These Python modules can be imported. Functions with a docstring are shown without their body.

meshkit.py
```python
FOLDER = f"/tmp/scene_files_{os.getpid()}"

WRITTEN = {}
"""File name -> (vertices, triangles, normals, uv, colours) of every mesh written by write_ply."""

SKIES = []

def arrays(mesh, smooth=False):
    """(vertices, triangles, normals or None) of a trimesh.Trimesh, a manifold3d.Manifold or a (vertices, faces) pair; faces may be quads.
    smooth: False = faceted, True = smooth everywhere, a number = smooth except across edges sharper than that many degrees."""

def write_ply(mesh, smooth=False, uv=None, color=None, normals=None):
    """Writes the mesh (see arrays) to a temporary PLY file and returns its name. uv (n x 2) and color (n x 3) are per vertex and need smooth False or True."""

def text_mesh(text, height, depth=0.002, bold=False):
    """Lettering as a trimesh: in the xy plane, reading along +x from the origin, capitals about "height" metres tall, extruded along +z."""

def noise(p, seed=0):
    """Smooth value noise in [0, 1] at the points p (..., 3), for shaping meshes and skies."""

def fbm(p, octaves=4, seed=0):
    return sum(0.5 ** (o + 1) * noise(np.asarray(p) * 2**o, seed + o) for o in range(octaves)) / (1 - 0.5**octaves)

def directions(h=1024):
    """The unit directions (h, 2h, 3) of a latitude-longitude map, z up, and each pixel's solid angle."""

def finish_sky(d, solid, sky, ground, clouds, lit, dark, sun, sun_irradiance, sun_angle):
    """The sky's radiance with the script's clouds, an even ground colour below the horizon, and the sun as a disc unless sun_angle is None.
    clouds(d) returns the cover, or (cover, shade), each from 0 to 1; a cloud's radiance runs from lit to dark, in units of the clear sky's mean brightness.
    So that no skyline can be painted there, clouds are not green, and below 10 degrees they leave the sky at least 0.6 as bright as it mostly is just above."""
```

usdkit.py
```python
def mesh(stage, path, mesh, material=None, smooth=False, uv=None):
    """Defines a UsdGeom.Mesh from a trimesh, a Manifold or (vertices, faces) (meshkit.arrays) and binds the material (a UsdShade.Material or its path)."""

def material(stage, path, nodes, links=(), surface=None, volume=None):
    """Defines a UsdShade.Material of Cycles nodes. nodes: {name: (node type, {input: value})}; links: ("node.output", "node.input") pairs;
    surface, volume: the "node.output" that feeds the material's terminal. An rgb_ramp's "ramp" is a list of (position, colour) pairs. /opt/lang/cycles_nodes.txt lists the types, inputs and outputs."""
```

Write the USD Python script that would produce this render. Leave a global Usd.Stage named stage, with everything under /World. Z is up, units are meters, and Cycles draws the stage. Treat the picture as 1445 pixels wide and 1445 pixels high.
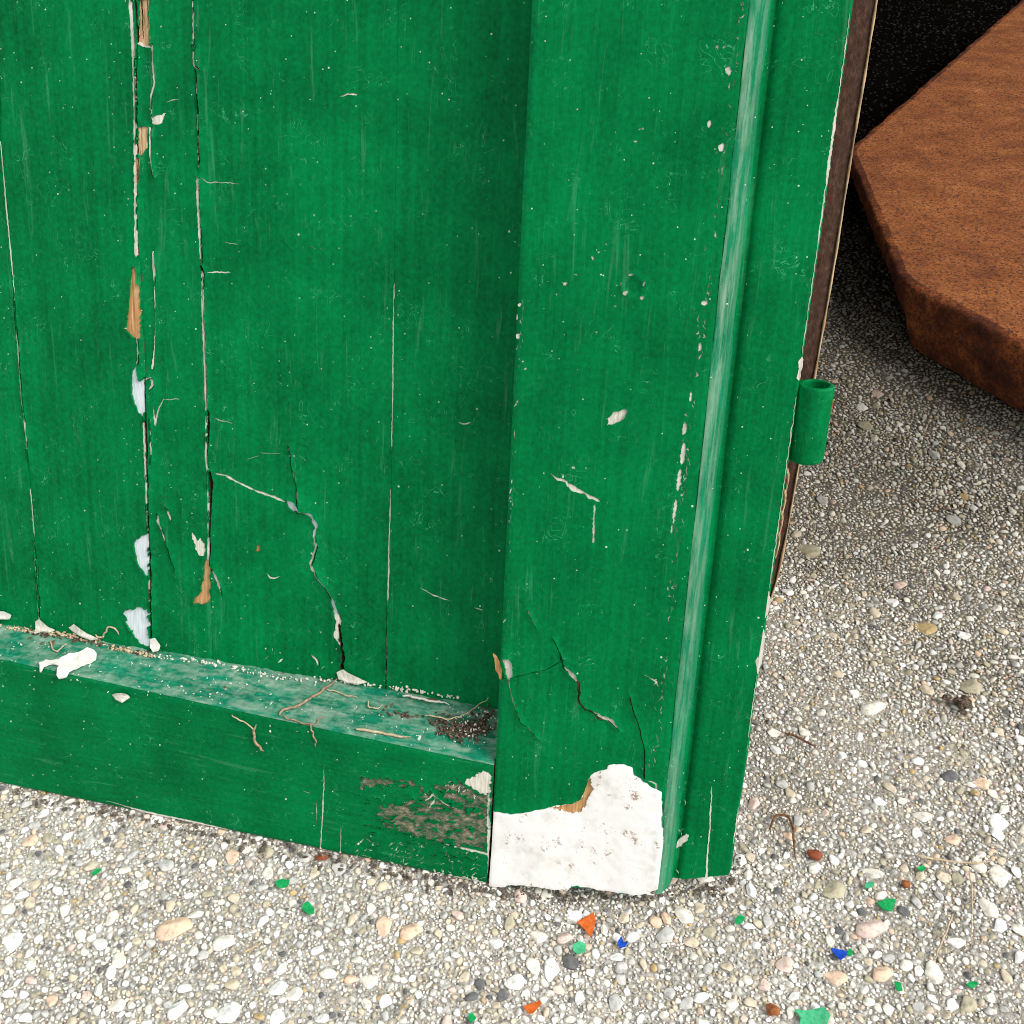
import math, random
import numpy as np
import shapely
import trimesh
from shapely import geometry as sg, ops as so
from scipy.spatial import Delaunay, cKDTree
import usdkit
from meshkit import noise, fbm
from pxr import Usd, UsdGeom, UsdLux, UsdShade, Gf, Sdf, Vt

stage = Usd.Stage.CreateInMemory()
UsdGeom.SetStageUpAxis(stage, 'Z')
UsdGeom.Xform.Define(stage, '/World')
UsdGeom.Scope.Define(stage, '/World/Looks')
RNG = np.random.default_rng(7)

# ------------------------------------------------------------------ camera, sky, sun, exposure
# world: x along the foot of the shutter, y away from the viewer, z up; origin at the inner bottom corner of the stile
EXPOSURE = 1.45
SUN_AZ, SUN_EL = math.radians(100), math.radians(42)      # azimuth from +y (atan2(x, y)), elevation
SUN_I, SUN_ANGLE, SKY = 0.40, 36.0, 0.058
CAM = np.array([0.10609193, -0.30013411, 0.51161869])
RIGHT = np.array([0.96979127, 0.24147495, -0.03456511])
DOWN = np.array([0.12309889, -0.60678504, -0.78527612])
FWD = np.array([-0.2105981, 0.757299, -0.61818013])
cam = UsdGeom.Camera.Define(stage, '/World/camera')
cam.CreateHorizontalApertureAttr(36.0)
cam.CreateVerticalApertureAttr(36.0)
cam.CreateFocalLengthAttr(36.0)
cam.CreateClippingRangeAttr((0.02, 100.0))
cam.CreateExposureAttr(EXPOSURE)
cam.AddTransformOp().Set(Gf.Matrix4d(*[float(x) for x in (*RIGHT, 0, *(-DOWN), 0, *(-FWD), 0, *CAM, 1)]))

usdkit.material(stage, '/World/Looks/sky_look', {
    'tc': ('texture_coordinate', {}),
    'sky': ('sky_texture', {'sky_type': 'single_scattering', 'sun_disc': False, 'sun_elevation': SUN_EL, 'sun_rotation': SUN_AZ, 'aerosol_density': 2.0}),
    'n': ('noise_texture', {'scale': 2.2, 'detail': 5, 'roughness': 0.55}),
    'cover': ('rgb_ramp', {'ramp': [(0.28, (0.72, 0.72, 0.72)), (0.6, (1, 1, 1))]}),
    'bright': ('rgb_ramp', {'ramp': [(0.3, (4.6, 4.65, 4.75)), (0.7, (6.6, 6.5, 6.35))]}),
    'mix': ('mix_color', {'blend_type': 'mix'}),
    'bg': ('background_shader', {'strength': SKY})},
    [('tc.generated', 'n.vector'), ('n.fac', 'cover.fac'), ('n.fac', 'bright.fac'), ('cover.color', 'mix.fac'),
     ('sky.color', 'mix.a'), ('bright.color', 'mix.b'), ('mix.result', 'bg.color')], surface='bg.background')
dome = UsdLux.DomeLight.Define(stage, '/World/sky')
UsdShade.MaterialBindingAPI.Apply(dome.GetPrim()).Bind(UsdShade.Material.Get(stage, '/World/Looks/sky_look'))
dome.GetPrim().SetCustomDataByKey('kind', 'structure')
sun = UsdLux.DistantLight.Define(stage, '/World/sun')
sun.CreateNormalizeAttr(True)
sun.CreateIntensityAttr(SUN_I)
sun.CreateAngleAttr(SUN_ANGLE)
sun.CreateColorAttr(Gf.Vec3f(1.0, 0.965, 0.91))
to_sun = Gf.Vec3d(math.sin(SUN_AZ) * math.cos(SUN_EL), math.cos(SUN_AZ) * math.cos(SUN_EL), math.sin(SUN_EL))
sun.AddTransformOp().Set(Gf.Matrix4d().SetRotate(Gf.Rotation(Gf.Vec3d(0, 0, 1), to_sun)))

# ------------------------------------------------------------------ measuring points of the place
LEAN = math.radians(22.0)
VB = np.array([0, math.sin(LEAN), math.cos(LEAN)])        # up along the shutter
WB = np.array([0, -math.cos(LEAN), math.sin(LEAN)])       # out of the shutter


def ray(x, y):
    return FWD + RIGHT * ((x - 722.5) / 1445) + DOWN * ((y - 722.5) / 1445)


def S(x, y, w=0.0):
    """A point of the shutter's plane at depth w: (u, v)."""
    d = ray(x, y)
    p = CAM + d * ((w - CAM @ WB) / (d @ WB))
    return np.array([p[0], p @ VB])


def SS(pts, w=0.0):
    return [tuple(S(p[0], p[1], w)) for p in pts]


def G(x, y, z=0.0):
    d = ray(x, y)
    return CAM + d * ((z - CAM[2]) / d[2])


def pixel(p):
    """Where points of the world (n, 3) are seen, to choose how finely to build them."""
    q = np.asarray(p) - CAM
    z = q @ FWD
    return np.stack([722.5 + 1445 * (q @ RIGHT) / z, 722.5 + 1445 * (q @ DOWN) / z, z], 1)


MM = 0.001
PW = -0.028                                              # depth of the planked panel


def vf(u):                                               # rail: front top edge
    return np.interp(u, [-0.52, -0.304, -0.146, 0.0], [0.0875, 0.0861, 0.0800, 0.0752])


VBASE = 0.0935                                           # rail: where the ledge meets the panel


def ledge(u, w):
    return vf(u) + (VBASE - vf(u)) * np.clip(-w / -PW, 0, 1)


def L3(x, y, lift=0.0):
    """A point on the sloping ledge of the rail (local u, v, w), or on the rail's face below it."""
    lo, hi = PW, 0.0
    p0 = S(x, y, 0)
    if p0[1] < vf(p0[0]):
        return np.array([p0[0], p0[1], lift])
    for _ in range(30):
        m = (lo + hi) / 2
        u, v = S(x, y, m)
        if v > ledge(u, m):
            hi = m
        else:
            lo = m
    u, v = S(x, y, m)
    return np.array([u, v + lift, m + lift * 0.6])


def loc(uvw):
    uvw = np.asarray(uvw, float)
    return np.stack([uvw[..., 0], -uvw[..., 2], uvw[..., 1]], -1)


# ------------------------------------------------------------------ prims
NUM = {}
GROUPS = {'green paint flake': 'green paint flakes strewn over the paving', 'shard': 'coloured shards on the paving', 'paint flake': 'pale paint flakes lying on the ledge', 'straw': 'straws and pale fibres', 'root': 'dry roots on the ledge', 'twig': 'twigs on the paving', 'crumb': 'rust crumbs on the paving', 'crumbs': 'crumbs along the ledge'}


def numbered(parent, name):
    k = NUM.get((parent, name), 0)
    NUM[(parent, name)] = k + 1
    return f'{parent}/{name}' + (f'_{k:03d}' if k else '')


def say(p, label=None, category=None, group=None, kind=None):
    for k, v in (('label', label), ('category', category), ('group', group), ('kind', kind)):
        if v:
            p.SetCustomDataByKey(k, v)
    return p


def obj(name, mesh, mat, parent='/World', smooth=False, **data):
    path = numbered(parent, name)
    m = usdkit.mesh(stage, path, mesh, f'/World/Looks/{mat}', smooth=smooth)
    if parent == '/World' and data.get('category') in GROUPS and not data.get('group'):
        data['group'] = GROUPS[data['category']]
    say(m.GetPrim(), **data)
    return path


def thing(name, loc=(0, 0, 0), rot=None, parent='/World', **data):
    path = numbered(parent, name)
    x = UsdGeom.Xform.Define(stage, path)
    x.AddTranslateOp().Set(Gf.Vec3d(*map(float, loc)))
    if rot:
        x.AddRotateXYZOp().Set(Gf.Vec3f(*rot))
    say(x.GetPrim(), **data)
    return path


def cat(*ms):
    return trimesh.util.concatenate([trimesh.Trimesh(m[0], m[1], process=False) if isinstance(m, tuple) else m for m in ms])


# ------------------------------------------------------------------ materials
def mat(name, nodes, links, surface='p.BSDF'):
    usdkit.material(stage, f'/World/Looks/{name}', nodes, links, surface=surface)


def paint(name, dark, light, grain='v', speck=0.62, rough=0.42, dust=0.0, bump=1.0):
    """Old brushed oil paint in the shutter's own coordinates: brush marks along the grain, pale flecks, faint scuffs."""
    gs = (300, 300, 9) if grain == 'v' else (9, 300, 300)
    ss = (210, 210, 16) if grain == 'v' else (16, 210, 210)
    n = {
        'tc': ('texture_coordinate', {}),
        'sep': ('separate_xyz', {}), 'uv': ('combine_xyz', {}),
        'mg': ('mapping', {'scale': gs}), 'ng': ('noise_texture', {'scale': 1, 'detail': 3, 'roughness': 0.6}),
        'ms': ('mapping', {'scale': ss}), 'ns': ('noise_texture', {'scale': 1, 'detail': 4, 'roughness': 0.7, 'distortion': 0.6}),
        'nl': ('noise_texture', {'scale': 24, 'detail': 4, 'roughness': 0.6}),
        'nf': ('noise_texture', {'scale': 420, 'detail': 4, 'roughness': 0.7}),
        'mixf': ('mix_float', {'fac': 0.36}), 'mixg': ('mix_float', {'fac': 0.40}),
        'nh': ('noise_texture', {'scale': 95, 'detail': 2, 'roughness': 0.5, 'distortion': 1.6}), 'h1': ('math', {'math_type': 'subtract', 'value2': 0.5}), 'h2': ('math', {'math_type': 'absolute'}), 'h3': ('math', {'math_type': 'less_than', 'value2': 0.0045}),
        'nm': ('noise_texture', {'scale': 60, 'detail': 3, 'roughness': 0.6}), 'hm': ('map_range', {'from_min': 0.53, 'from_max': 0.66, 'to_min': 0, 'to_max': 0.55, 'clamp': True}), 'hx': ('math', {'math_type': 'multiply'}),
        'mixh': ('mix_color', {'blend_type': 'mix', 'b': (0.10, 0.44, 0.25)}),
        'ramp': ('rgb_ramp', {'ramp': [(0.32, dark), (0.68, light)]}),
        # scuffs: sparse pale wisps
        'rs': ('map_range', {'from_min': 0.60, 'from_max': 0.80, 'to_min': 0, 'to_max': 0.28, 'clamp': True}),
        'mixs': ('mix_color', {'blend_type': 'mix', 'b': (0.14, 0.42, 0.25)}),
        # flecks
        'v1': ('voronoi_texture', {'dimensions': '2D', 'scale': 52}), 'w1': ('separate_color', {'color_type': 'rgb'}),
        'p1': ('math', {'math_type': 'power', 'value2': 3.5}), 'r1': ('math', {'math_type': 'multiply', 'value2': 0.045 * speck}), 'l1': ('math', {'math_type': 'less_than'}),
        'v2': ('voronoi_texture', {'dimensions': '2D', 'scale': 150}), 'w2': ('separate_color', {'color_type': 'rgb'}),
        'p2': ('math', {'math_type': 'power', 'value2': 5.0}),
        'r2': ('math', {'math_type': 'multiply', 'value2': 0.085 * speck}), 'l2': ('math', {'math_type': 'less_than'}),
        'mx': ('math', {'math_type': 'maximum'}), 'mxs': ('math', {'math_type': 'multiply', 'value2': 0.75}),
        'mixw': ('mix_color', {'blend_type': 'mix', 'b': (0.62, 0.68, 0.58)}),
        'hsum': ('math', {'math_type': 'multiply_add', 'value2': 1.6}),
        'bump': ('bump', {'strength': 0.8, 'distance': 0.00026 * bump}),
        'rr': ('map_range', {'from_min': 0.3, 'from_max': 0.7, 'to_min': rough - 0.07, 'to_max': rough + 0.12}),
        'p': ('principled_bsdf', {'specular_ior_level': 0.04})}
    l = [('tc.object', 'sep.vector'), ('sep.x', 'uv.x'), ('sep.z', 'uv.y'), ('sep.y', 'uv.z'),
         ('tc.object', 'mg.vector'), ('mg.vector', 'ng.vector'), ('tc.object', 'ms.vector'), ('ms.vector', 'ns.vector'),
         ('tc.object', 'nl.vector'), ('tc.object', 'nf.vector'), ('nl.fac', 'mixf.a'), ('ng.fac', 'mixf.b'),
         ('mixf.result', 'mixg.a'), ('nf.fac', 'mixg.b'), ('mixg.result', 'ramp.fac'),
         ('ns.fac', 'rs.value'), ('rs.result', 'mixs.fac'), ('tc.object', 'nh.vector'), ('tc.object', 'nm.vector'), ('nh.fac', 'h1.value1'), ('h1.value', 'h2.value1'), ('h2.value', 'h3.value1'), ('nm.fac', 'hm.value'), ('h3.value', 'hx.value1'), ('hm.result', 'hx.value2'), ('hx.value', 'mixh.fac'), ('ramp.color', 'mixh.a'), ('mixh.result', 'mixs.a'),
         ('uv.vector', 'v1.vector'), ('v1.color', 'w1.color'), ('w1.r', 'p1.value1'), ('p1.value', 'r1.value1'), ('v1.distance', 'l1.value1'), ('r1.value', 'l1.value2'),
         ('uv.vector', 'v2.vector'), ('v2.color', 'w2.color'), ('w2.r', 'p2.value1'), ('p2.value', 'r2.value1'), ('v2.distance', 'l2.value1'), ('r2.value', 'l2.value2'),
         ('l1.value', 'mx.value1'), ('l2.value', 'mx.value2'), ('mx.value', 'mxs.value1'), ('mxs.value', 'mixw.fac'), ('mixs.result', 'mixw.a'),
         ('ns.fac', 'hsum.value1'), ('mixg.result', 'hsum.value3'), ('hsum.value', 'bump.height'), ('bump.normal', 'p.normal'),
         ('nl.fac', 'rr.value'), ('rr.result', 'p.roughness'), ('mixw.result', 'p.base_color')]
    if dust:
        n['md'] = ('mapping', {'scale': (60, 60, 420) if grain == 'u' else (200, 200, 24)})
        n['nd'] = ('noise_texture', {'scale': 1, 'detail': 5, 'roughness': 0.7})
        n['rd'] = ('map_range', {'from_min': 0.42, 'from_max': 0.70, 'to_min': 0.0 * dust, 'to_max': dust, 'clamp': True})
        n['rz'] = ('map_range', {'from_min': 0.02, 'from_max': 0.30, 'to_min': 0.45, 'to_max': 1.0, 'clamp': True}) if grain == 'v' else ('map_range', {'to_min': 1, 'to_max': 1})
        n['ry'] = ('map_range', {'from_min': 0.004, 'from_max': 0.0125, 'to_min': 1.25, 'to_max': 0.15, 'clamp': True}) if grain == 'v' else ('map_range', {'to_min': 1, 'to_max': 1})
        n['dy'] = ('math', {'math_type': 'multiply', 'use_clamp': True})
        n['dz'] = ('math', {'math_type': 'multiply'})
        n['mixd'] = ('mix_color', {'blend_type': 'mix', 'b': (0.38, 0.45, 0.38)})
        l = [x for x in l if x[1] != 'p.base_color'] + [('tc.object', 'md.vector'), ('md.vector', 'nd.vector'), ('nd.fac', 'rd.value'),
             ('sep.z', 'rz.value'), ('rd.result', 'dz.value1'), ('rz.result', 'dz.value2'), ('sep.y', 'ry.value'), ('dz.value', 'dy.value1'), ('ry.result', 'dy.value2'), ('dy.value', 'mixd.fac'), ('mixw.result', 'mixd.a'), ('mixd.result', 'p.base_color')]
    mat(name, n, l)


def mottled(name, stops, scale=300, stretch=(1, 1, 1), rough=0.75, bump=0.0002, detail=5, spec=0.25, spots=None, noise_rough=0.65):
    """Worn plain material: colour from stretched noise, relief from the same; spots = (colour, scale, threshold)."""
    n = {'tc': ('texture_coordinate', {}), 'm': ('mapping', {'scale': stretch}),
         'n': ('noise_texture', {'scale': scale, 'detail': detail, 'roughness': noise_rough}),
         'r': ('rgb_ramp', {'ramp': stops}),
         'b': ('bump', {'strength': 0.9, 'distance': bump}), 'p': ('principled_bsdf', {'roughness': rough, 'specular_ior_level': spec})}
    l = [('tc.object', 'm.vector'), ('m.vector', 'n.vector'), ('n.fac', 'r.fac'), ('n.fac', 'b.height'), ('b.normal', 'p.normal')]
    if spots:
        n['n2'] = ('noise_texture', {'scale': spots[1], 'detail': 8, 'roughness': 0.82})
        n['t2'] = ('map_range', {'from_min': spots[2], 'from_max': spots[2] + 0.04, 'to_min': 0, 'to_max': 1, 'clamp': True})
        n['mx'] = ('mix_color', {'blend_type': 'mix', 'b': spots[0]})
        l += [('tc.object', 'n2.vector'), ('n2.fac', 't2.value'), ('t2.result', 'mx.fac'), ('r.color', 'mx.a'), ('mx.result', 'p.base_color')]
    else:
        l += [('r.color', 'p.base_color')]
    mat(name, n, l)


paint('green_paint', (0.0, 0.066, 0.017), (0.0, 0.218, 0.060))
paint('green_paint_rail', (0.0, 0.062, 0.016), (0.0, 0.206, 0.058), grain='u', speck=0.75)
paint('dusty_ledge_paint', (0.002, 0.085, 0.045), (0.010, 0.24, 0.135), grain='u', dust=0.58, rough=0.62, speck=1.0)
paint('dusty_edge_paint', (0.003, 0.10, 0.045), (0.012, 0.22, 0.10), grain='v', dust=0.46, rough=0.6)
mottled('primer', [(0.25, (0.34, 0.34, 0.28)), (0.6, (0.66, 0.64, 0.56))], scale=260, stretch=(3, 3, 0.4), rough=0.8)
mottled('blue_primer', [(0.25, (0.36, 0.46, 0.50)), (0.6, (0.66, 0.72, 0.74))], scale=400, stretch=(3, 3, 0.25), rough=0.8)
mottled('bare_wood', [(0.3, (0.16, 0.085, 0.035)), (0.5, (0.50, 0.33, 0.18)), (0.7, (0.68, 0.51, 0.33))], scale=60, stretch=(22, 22, 0.7), rough=0.85, bump=0.0004)
mottled('orange_wood', [(0.3, (0.24, 0.11, 0.035)), (0.5, (0.46, 0.25, 0.10)), (0.7, (0.62, 0.40, 0.20))], scale=60, stretch=(12, 12, 0.7), rough=0.8, bump=0.0003)
mottled('old_board', [(0.3, (0.05, 0.035, 0.02)), (0.7, (0.16, 0.11, 0.065))], scale=60, stretch=(16, 16, 0.6), rough=0.9, bump=0.0005)
mottled('white_filler', [(0.3, (0.58, 0.57, 0.52)), (0.46, (0.75, 0.745, 0.725)), (0.7, (0.81, 0.805, 0.79))], scale=60, rough=0.7, bump=0.0005, noise_rough=0.68, spots=((0.30, 0.205, 0.14), 75, 0.582))
mottled('rotten_wood', [(0.36, (0.010, 0.070, 0.034)), (0.48, (0.05, 0.12, 0.065)), (0.53, (0.20, 0.18, 0.12)), (0.60, (0.34, 0.29, 0.21)), (0.70, (0.55, 0.50, 0.40))], scale=260, stretch=(0.7, 1, 1.3), rough=0.95, bump=0.0014, noise_rough=0.88, detail=9)
for nm, stops, pit in (('rust_plate_look', [(0.34, (0.14, 0.043, 0.015)), (0.48, (0.235, 0.076, 0.023)), (0.58, (0.30, 0.103, 0.031)), (0.74, (0.40, 0.155, 0.054))], 0.52), ('rust_rim_look', [(0.36, (0.025, 0.007, 0.003)), (0.5, (0.12, 0.031, 0.009)), (0.66, (0.36, 0.105, 0.026))], 0.51)):
    mat(nm, {'tc': ('texture_coordinate', {}), 'n': ('noise_texture', {'scale': 24, 'detail': 9, 'roughness': 0.78}), 'r': ('rgb_ramp', {'ramp': stops}),
             'n2': ('noise_texture', {'scale': 310, 'detail': 3, 'roughness': 0.65, 'distortion': 0.5}), 't2': ('map_range', {'from_min': pit, 'from_max': pit + 0.06, 'to_min': 0, 'to_max': 0.78, 'clamp': True}),
             'n3': ('noise_texture', {'scale': 650, 'detail': 2}), 't3': ('map_range', {'from_min': 0.3, 'from_max': 0.7, 'to_min': 0.7, 'to_max': 1.25}),
             'mx': ('mix_color', {'blend_type': 'mix', 'b': (0.045, 0.018, 0.014)}), 'm3': ('mix_color', {'blend_type': 'multiply', 'fac': 1.0}),
             'b': ('bump', {'strength': 0.9, 'distance': 0.0011, 'invert': True}), 'p': ('principled_bsdf', {'roughness': 0.86, 'specular_ior_level': 0.2})},
        [('tc.object', 'n.vector'), ('tc.object', 'n2.vector'), ('tc.object', 'n3.vector'), ('n.fac', 'r.fac'), ('n2.fac', 't2.value'), ('t2.result', 'mx.fac'), ('r.color', 'mx.a'), ('n3.fac', 't3.value'),
         ('mx.result', 'm3.a'), ('t3.result', 'm3.b'), ('m3.result', 'p.base_color'), ('n2.fac', 'b.height'), ('b.normal', 'p.normal')])
mottled('rust_chip', [(0.3, (0.13, 0.04, 0.015)), (0.7, (0.38, 0.14, 0.04))], scale=300, rough=0.9)
mottled('brown_board_look', [(0.3, (0.035, 0.017, 0.011)), (0.55, (0.078, 0.038, 0.026)), (0.75, (0.15, 0.085, 0.06))], scale=420, stretch=(1, 1, 0.55), rough=0.9, bump=0.0007)
mottled('board_edge_look', [(0.3, (0.20, 0.11, 0.05)), (0.7, (0.62, 0.45, 0.27))], scale=300, stretch=(1, 1, 0.3), rough=0.9)
mottled('dirt', [(0.3, (0.02, 0.013, 0.009)), (0.52, (0.085, 0.06, 0.042)), (0.7, (0.36, 0.29, 0.21))], scale=700, rough=0.95)
mottled('shadow_grit_look', [(0.3, (0.03, 0.025, 0.02)), (0.52, (0.12, 0.10, 0.08)), (0.7, (0.34, 0.30, 0.25))], scale=500, rough=0.95)  # dark tone for the grit that stands in for contact shadow
mottled('straw', [(0.3, (0.28, 0.2, 0.11)), (0.7, (0.62, 0.52, 0.36))], scale=400, rough=0.85)
mottled('root', [(0.3, (0.14, 0.08, 0.045)), (0.7, (0.42, 0.31, 0.2))], scale=400, rough=0.85)
mottled('twig', [(0.3, (0.07, 0.03, 0.015)), (0.7, (0.24, 0.11, 0.05))], scale=400, rough=0.85)
mottled('red_stone', [(0.3, (0.13, 0.03, 0.012)), (0.7, (0.33, 0.09, 0.035))], scale=300, rough=0.7)
mottled('fibre_dust', [(0.3, (0.10, 0.24, 0.15)), (0.7, (0.42, 0.50, 0.40))], scale=400, rough=0.9)
mottled('white_flake', [(0.3, (0.62, 0.61, 0.56)), (0.7, (0.78, 0.78, 0.75))], scale=200, rough=0.7)
for nm, c in (('green_flake', (0.01, 0.36, 0.10)), ('pale_green_flake', (0.07, 0.47, 0.23)), ('orange_shard', (0.62, 0.13, 0.02)), ('blue_shard', (0.01, 0.07, 0.50))):
    mottled(nm, [(0.28, tuple(x * 0.55 for x in c)), (0.55, c), (0.72, tuple(0.75 * x + 0.09 for x in c))], scale=420, rough=0.75, spec=0.15, detail=6, spots=((0.5, 0.48, 0.43), 420, 0.66))
mottled('shade_black', [(0.3, (0.0012, 0.0011, 0.001)), (0.7, (0.003, 0.0026, 0.0022))], scale=20, stretch=(1, 1, 8), rough=1.0, spec=0.0)  # near-black colour, so the recess reads as deep shade
# shade deepening into the recess, painted into paving and stones with an uneven edge
SHADE = {'gp': ('geometry', {}), 'gs': ('separate_xyz', {}), 'gn': ('noise_texture', {'scale': 7, 'detail': 5, 'roughness': 0.65}),
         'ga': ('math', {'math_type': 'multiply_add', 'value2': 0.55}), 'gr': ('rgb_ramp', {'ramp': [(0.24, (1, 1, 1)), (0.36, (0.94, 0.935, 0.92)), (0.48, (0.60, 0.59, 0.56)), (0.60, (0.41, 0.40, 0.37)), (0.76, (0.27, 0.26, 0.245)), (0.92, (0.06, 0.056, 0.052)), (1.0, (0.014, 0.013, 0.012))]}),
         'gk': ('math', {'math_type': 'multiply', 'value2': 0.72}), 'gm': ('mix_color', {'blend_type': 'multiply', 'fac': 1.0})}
SHADE_L = [('gp.position', 'gs.vector'), ('gp.position', 'gn.vector'), ('gn.fac', 'ga.value1'), ('gs.y', 'ga.value3'), ('ga.value', 'gk.value1'), ('gk.value', 'gr.fac'), ('gr.color', 'gm.b')]
mat('concrete_look', {**SHADE, 'gc': ('rgb_ramp', {'ramp': [(0.16, (1, 1, 1)), (0.30, (0.80, 0.785, 0.75)), (0.46, (0.46, 0.445, 0.41))]}), 'g2': ('mix_color', {'blend_type': 'multiply', 'fac': 1.0}),  # gc: the same painted shade, laid more strongly on the binder
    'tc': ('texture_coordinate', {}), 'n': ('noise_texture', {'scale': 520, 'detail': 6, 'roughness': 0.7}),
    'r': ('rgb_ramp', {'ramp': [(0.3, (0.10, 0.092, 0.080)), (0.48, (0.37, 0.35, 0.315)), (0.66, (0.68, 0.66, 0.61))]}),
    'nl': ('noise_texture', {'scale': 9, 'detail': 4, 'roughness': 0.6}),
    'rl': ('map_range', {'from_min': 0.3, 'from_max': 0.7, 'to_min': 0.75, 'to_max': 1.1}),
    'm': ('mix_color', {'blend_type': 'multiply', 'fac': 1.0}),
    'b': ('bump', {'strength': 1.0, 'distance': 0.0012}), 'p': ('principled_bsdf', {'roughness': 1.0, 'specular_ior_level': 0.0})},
    [('tc.object', 'n.vector'), ('n.fac', 'r.fac'), ('tc.object', 'nl.vector'), ('nl.fac', 'rl.value'), ('r.color', 'm.a'), ('rl.result', 'm.b'), *SHADE_L, ('gk.value', 'gc.fac'), ('gm.result', 'g2.a'), ('gc.color', 'g2.b'),
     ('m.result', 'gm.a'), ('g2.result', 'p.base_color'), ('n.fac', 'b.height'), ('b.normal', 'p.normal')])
STONES = {  # name: (colour, weight)
    'cream_stone': ((0.70, 0.67, 0.59), 0.27), 'white_stone': ((0.78, 0.78, 0.75), 0.22), 'grey_stone': ((0.46, 0.46, 0.44), 0.17), 'beige_stone': ((0.55, 0.48, 0.37), 0.14),
    'olive_stone': ((0.40, 0.37, 0.27), 0.07), 'peach_stone': ((0.68, 0.50, 0.37), 0.03), 'pink_stone': ((0.62, 0.49, 0.43), 0.03),
    'dark_stone': ((0.13, 0.13, 0.135), 0.022), 'ochre_stone': ((0.46, 0.34, 0.17), 0.015)}
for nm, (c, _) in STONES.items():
    mat(nm, {**SHADE, 'tc': ('texture_coordinate', {}), 'g': ('geometry', {}), 'n': ('noise_texture', {'scale': 330, 'detail': 5, 'roughness': 0.65}),
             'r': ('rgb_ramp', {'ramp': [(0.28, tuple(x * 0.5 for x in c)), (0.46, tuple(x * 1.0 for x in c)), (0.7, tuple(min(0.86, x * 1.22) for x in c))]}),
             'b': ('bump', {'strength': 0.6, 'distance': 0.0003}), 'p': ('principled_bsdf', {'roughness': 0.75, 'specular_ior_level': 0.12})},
        [*SHADE_L, ('r.color', 'gm.a'), ('gm.result', 'p.base_color'), ('g.position', 'n.vector'), ('n.fac', 'r.fac'), ('n.fac', 'b.height'), ('b.normal', 'p.normal')])


# ------------------------------------------------------------------ shape helpers
def rough_poly(poly, amp=0.0004, step=0.0005, seed=0, freq=420):
    """The polygon with a frayed outline."""
    def ring(r):
        r = sg.LinearRing(r)
        n = max(8, int(r.length / step))
        p = np.array([r.interpolate(i / n, normalized=True).coords[0] for i in range(n)])
        q = np.c_[p * freq, np.full(n, seed * 3.7)]
        d = np.stack([fbm(q, 4, seed) - 0.5, fbm(q + 31.7, 4, seed + 5) - 0.5], 1) * 3.4 * amp + np.stack([noise(q * 5, seed) - 0.5, noise(q * 5 + 11, seed) - 0.5], 1) * 0.9 * amp
        return p + d
    out = []
    for g in getattr(poly, 'geoms', [poly]):
        if g.is_empty or g.area < 1e-9:
            continue
        out.append(sg.Polygon(ring(g.exterior), [ring(i) for i in g.interiors]).buffer(0))
    return so.unary_union(out)


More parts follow.
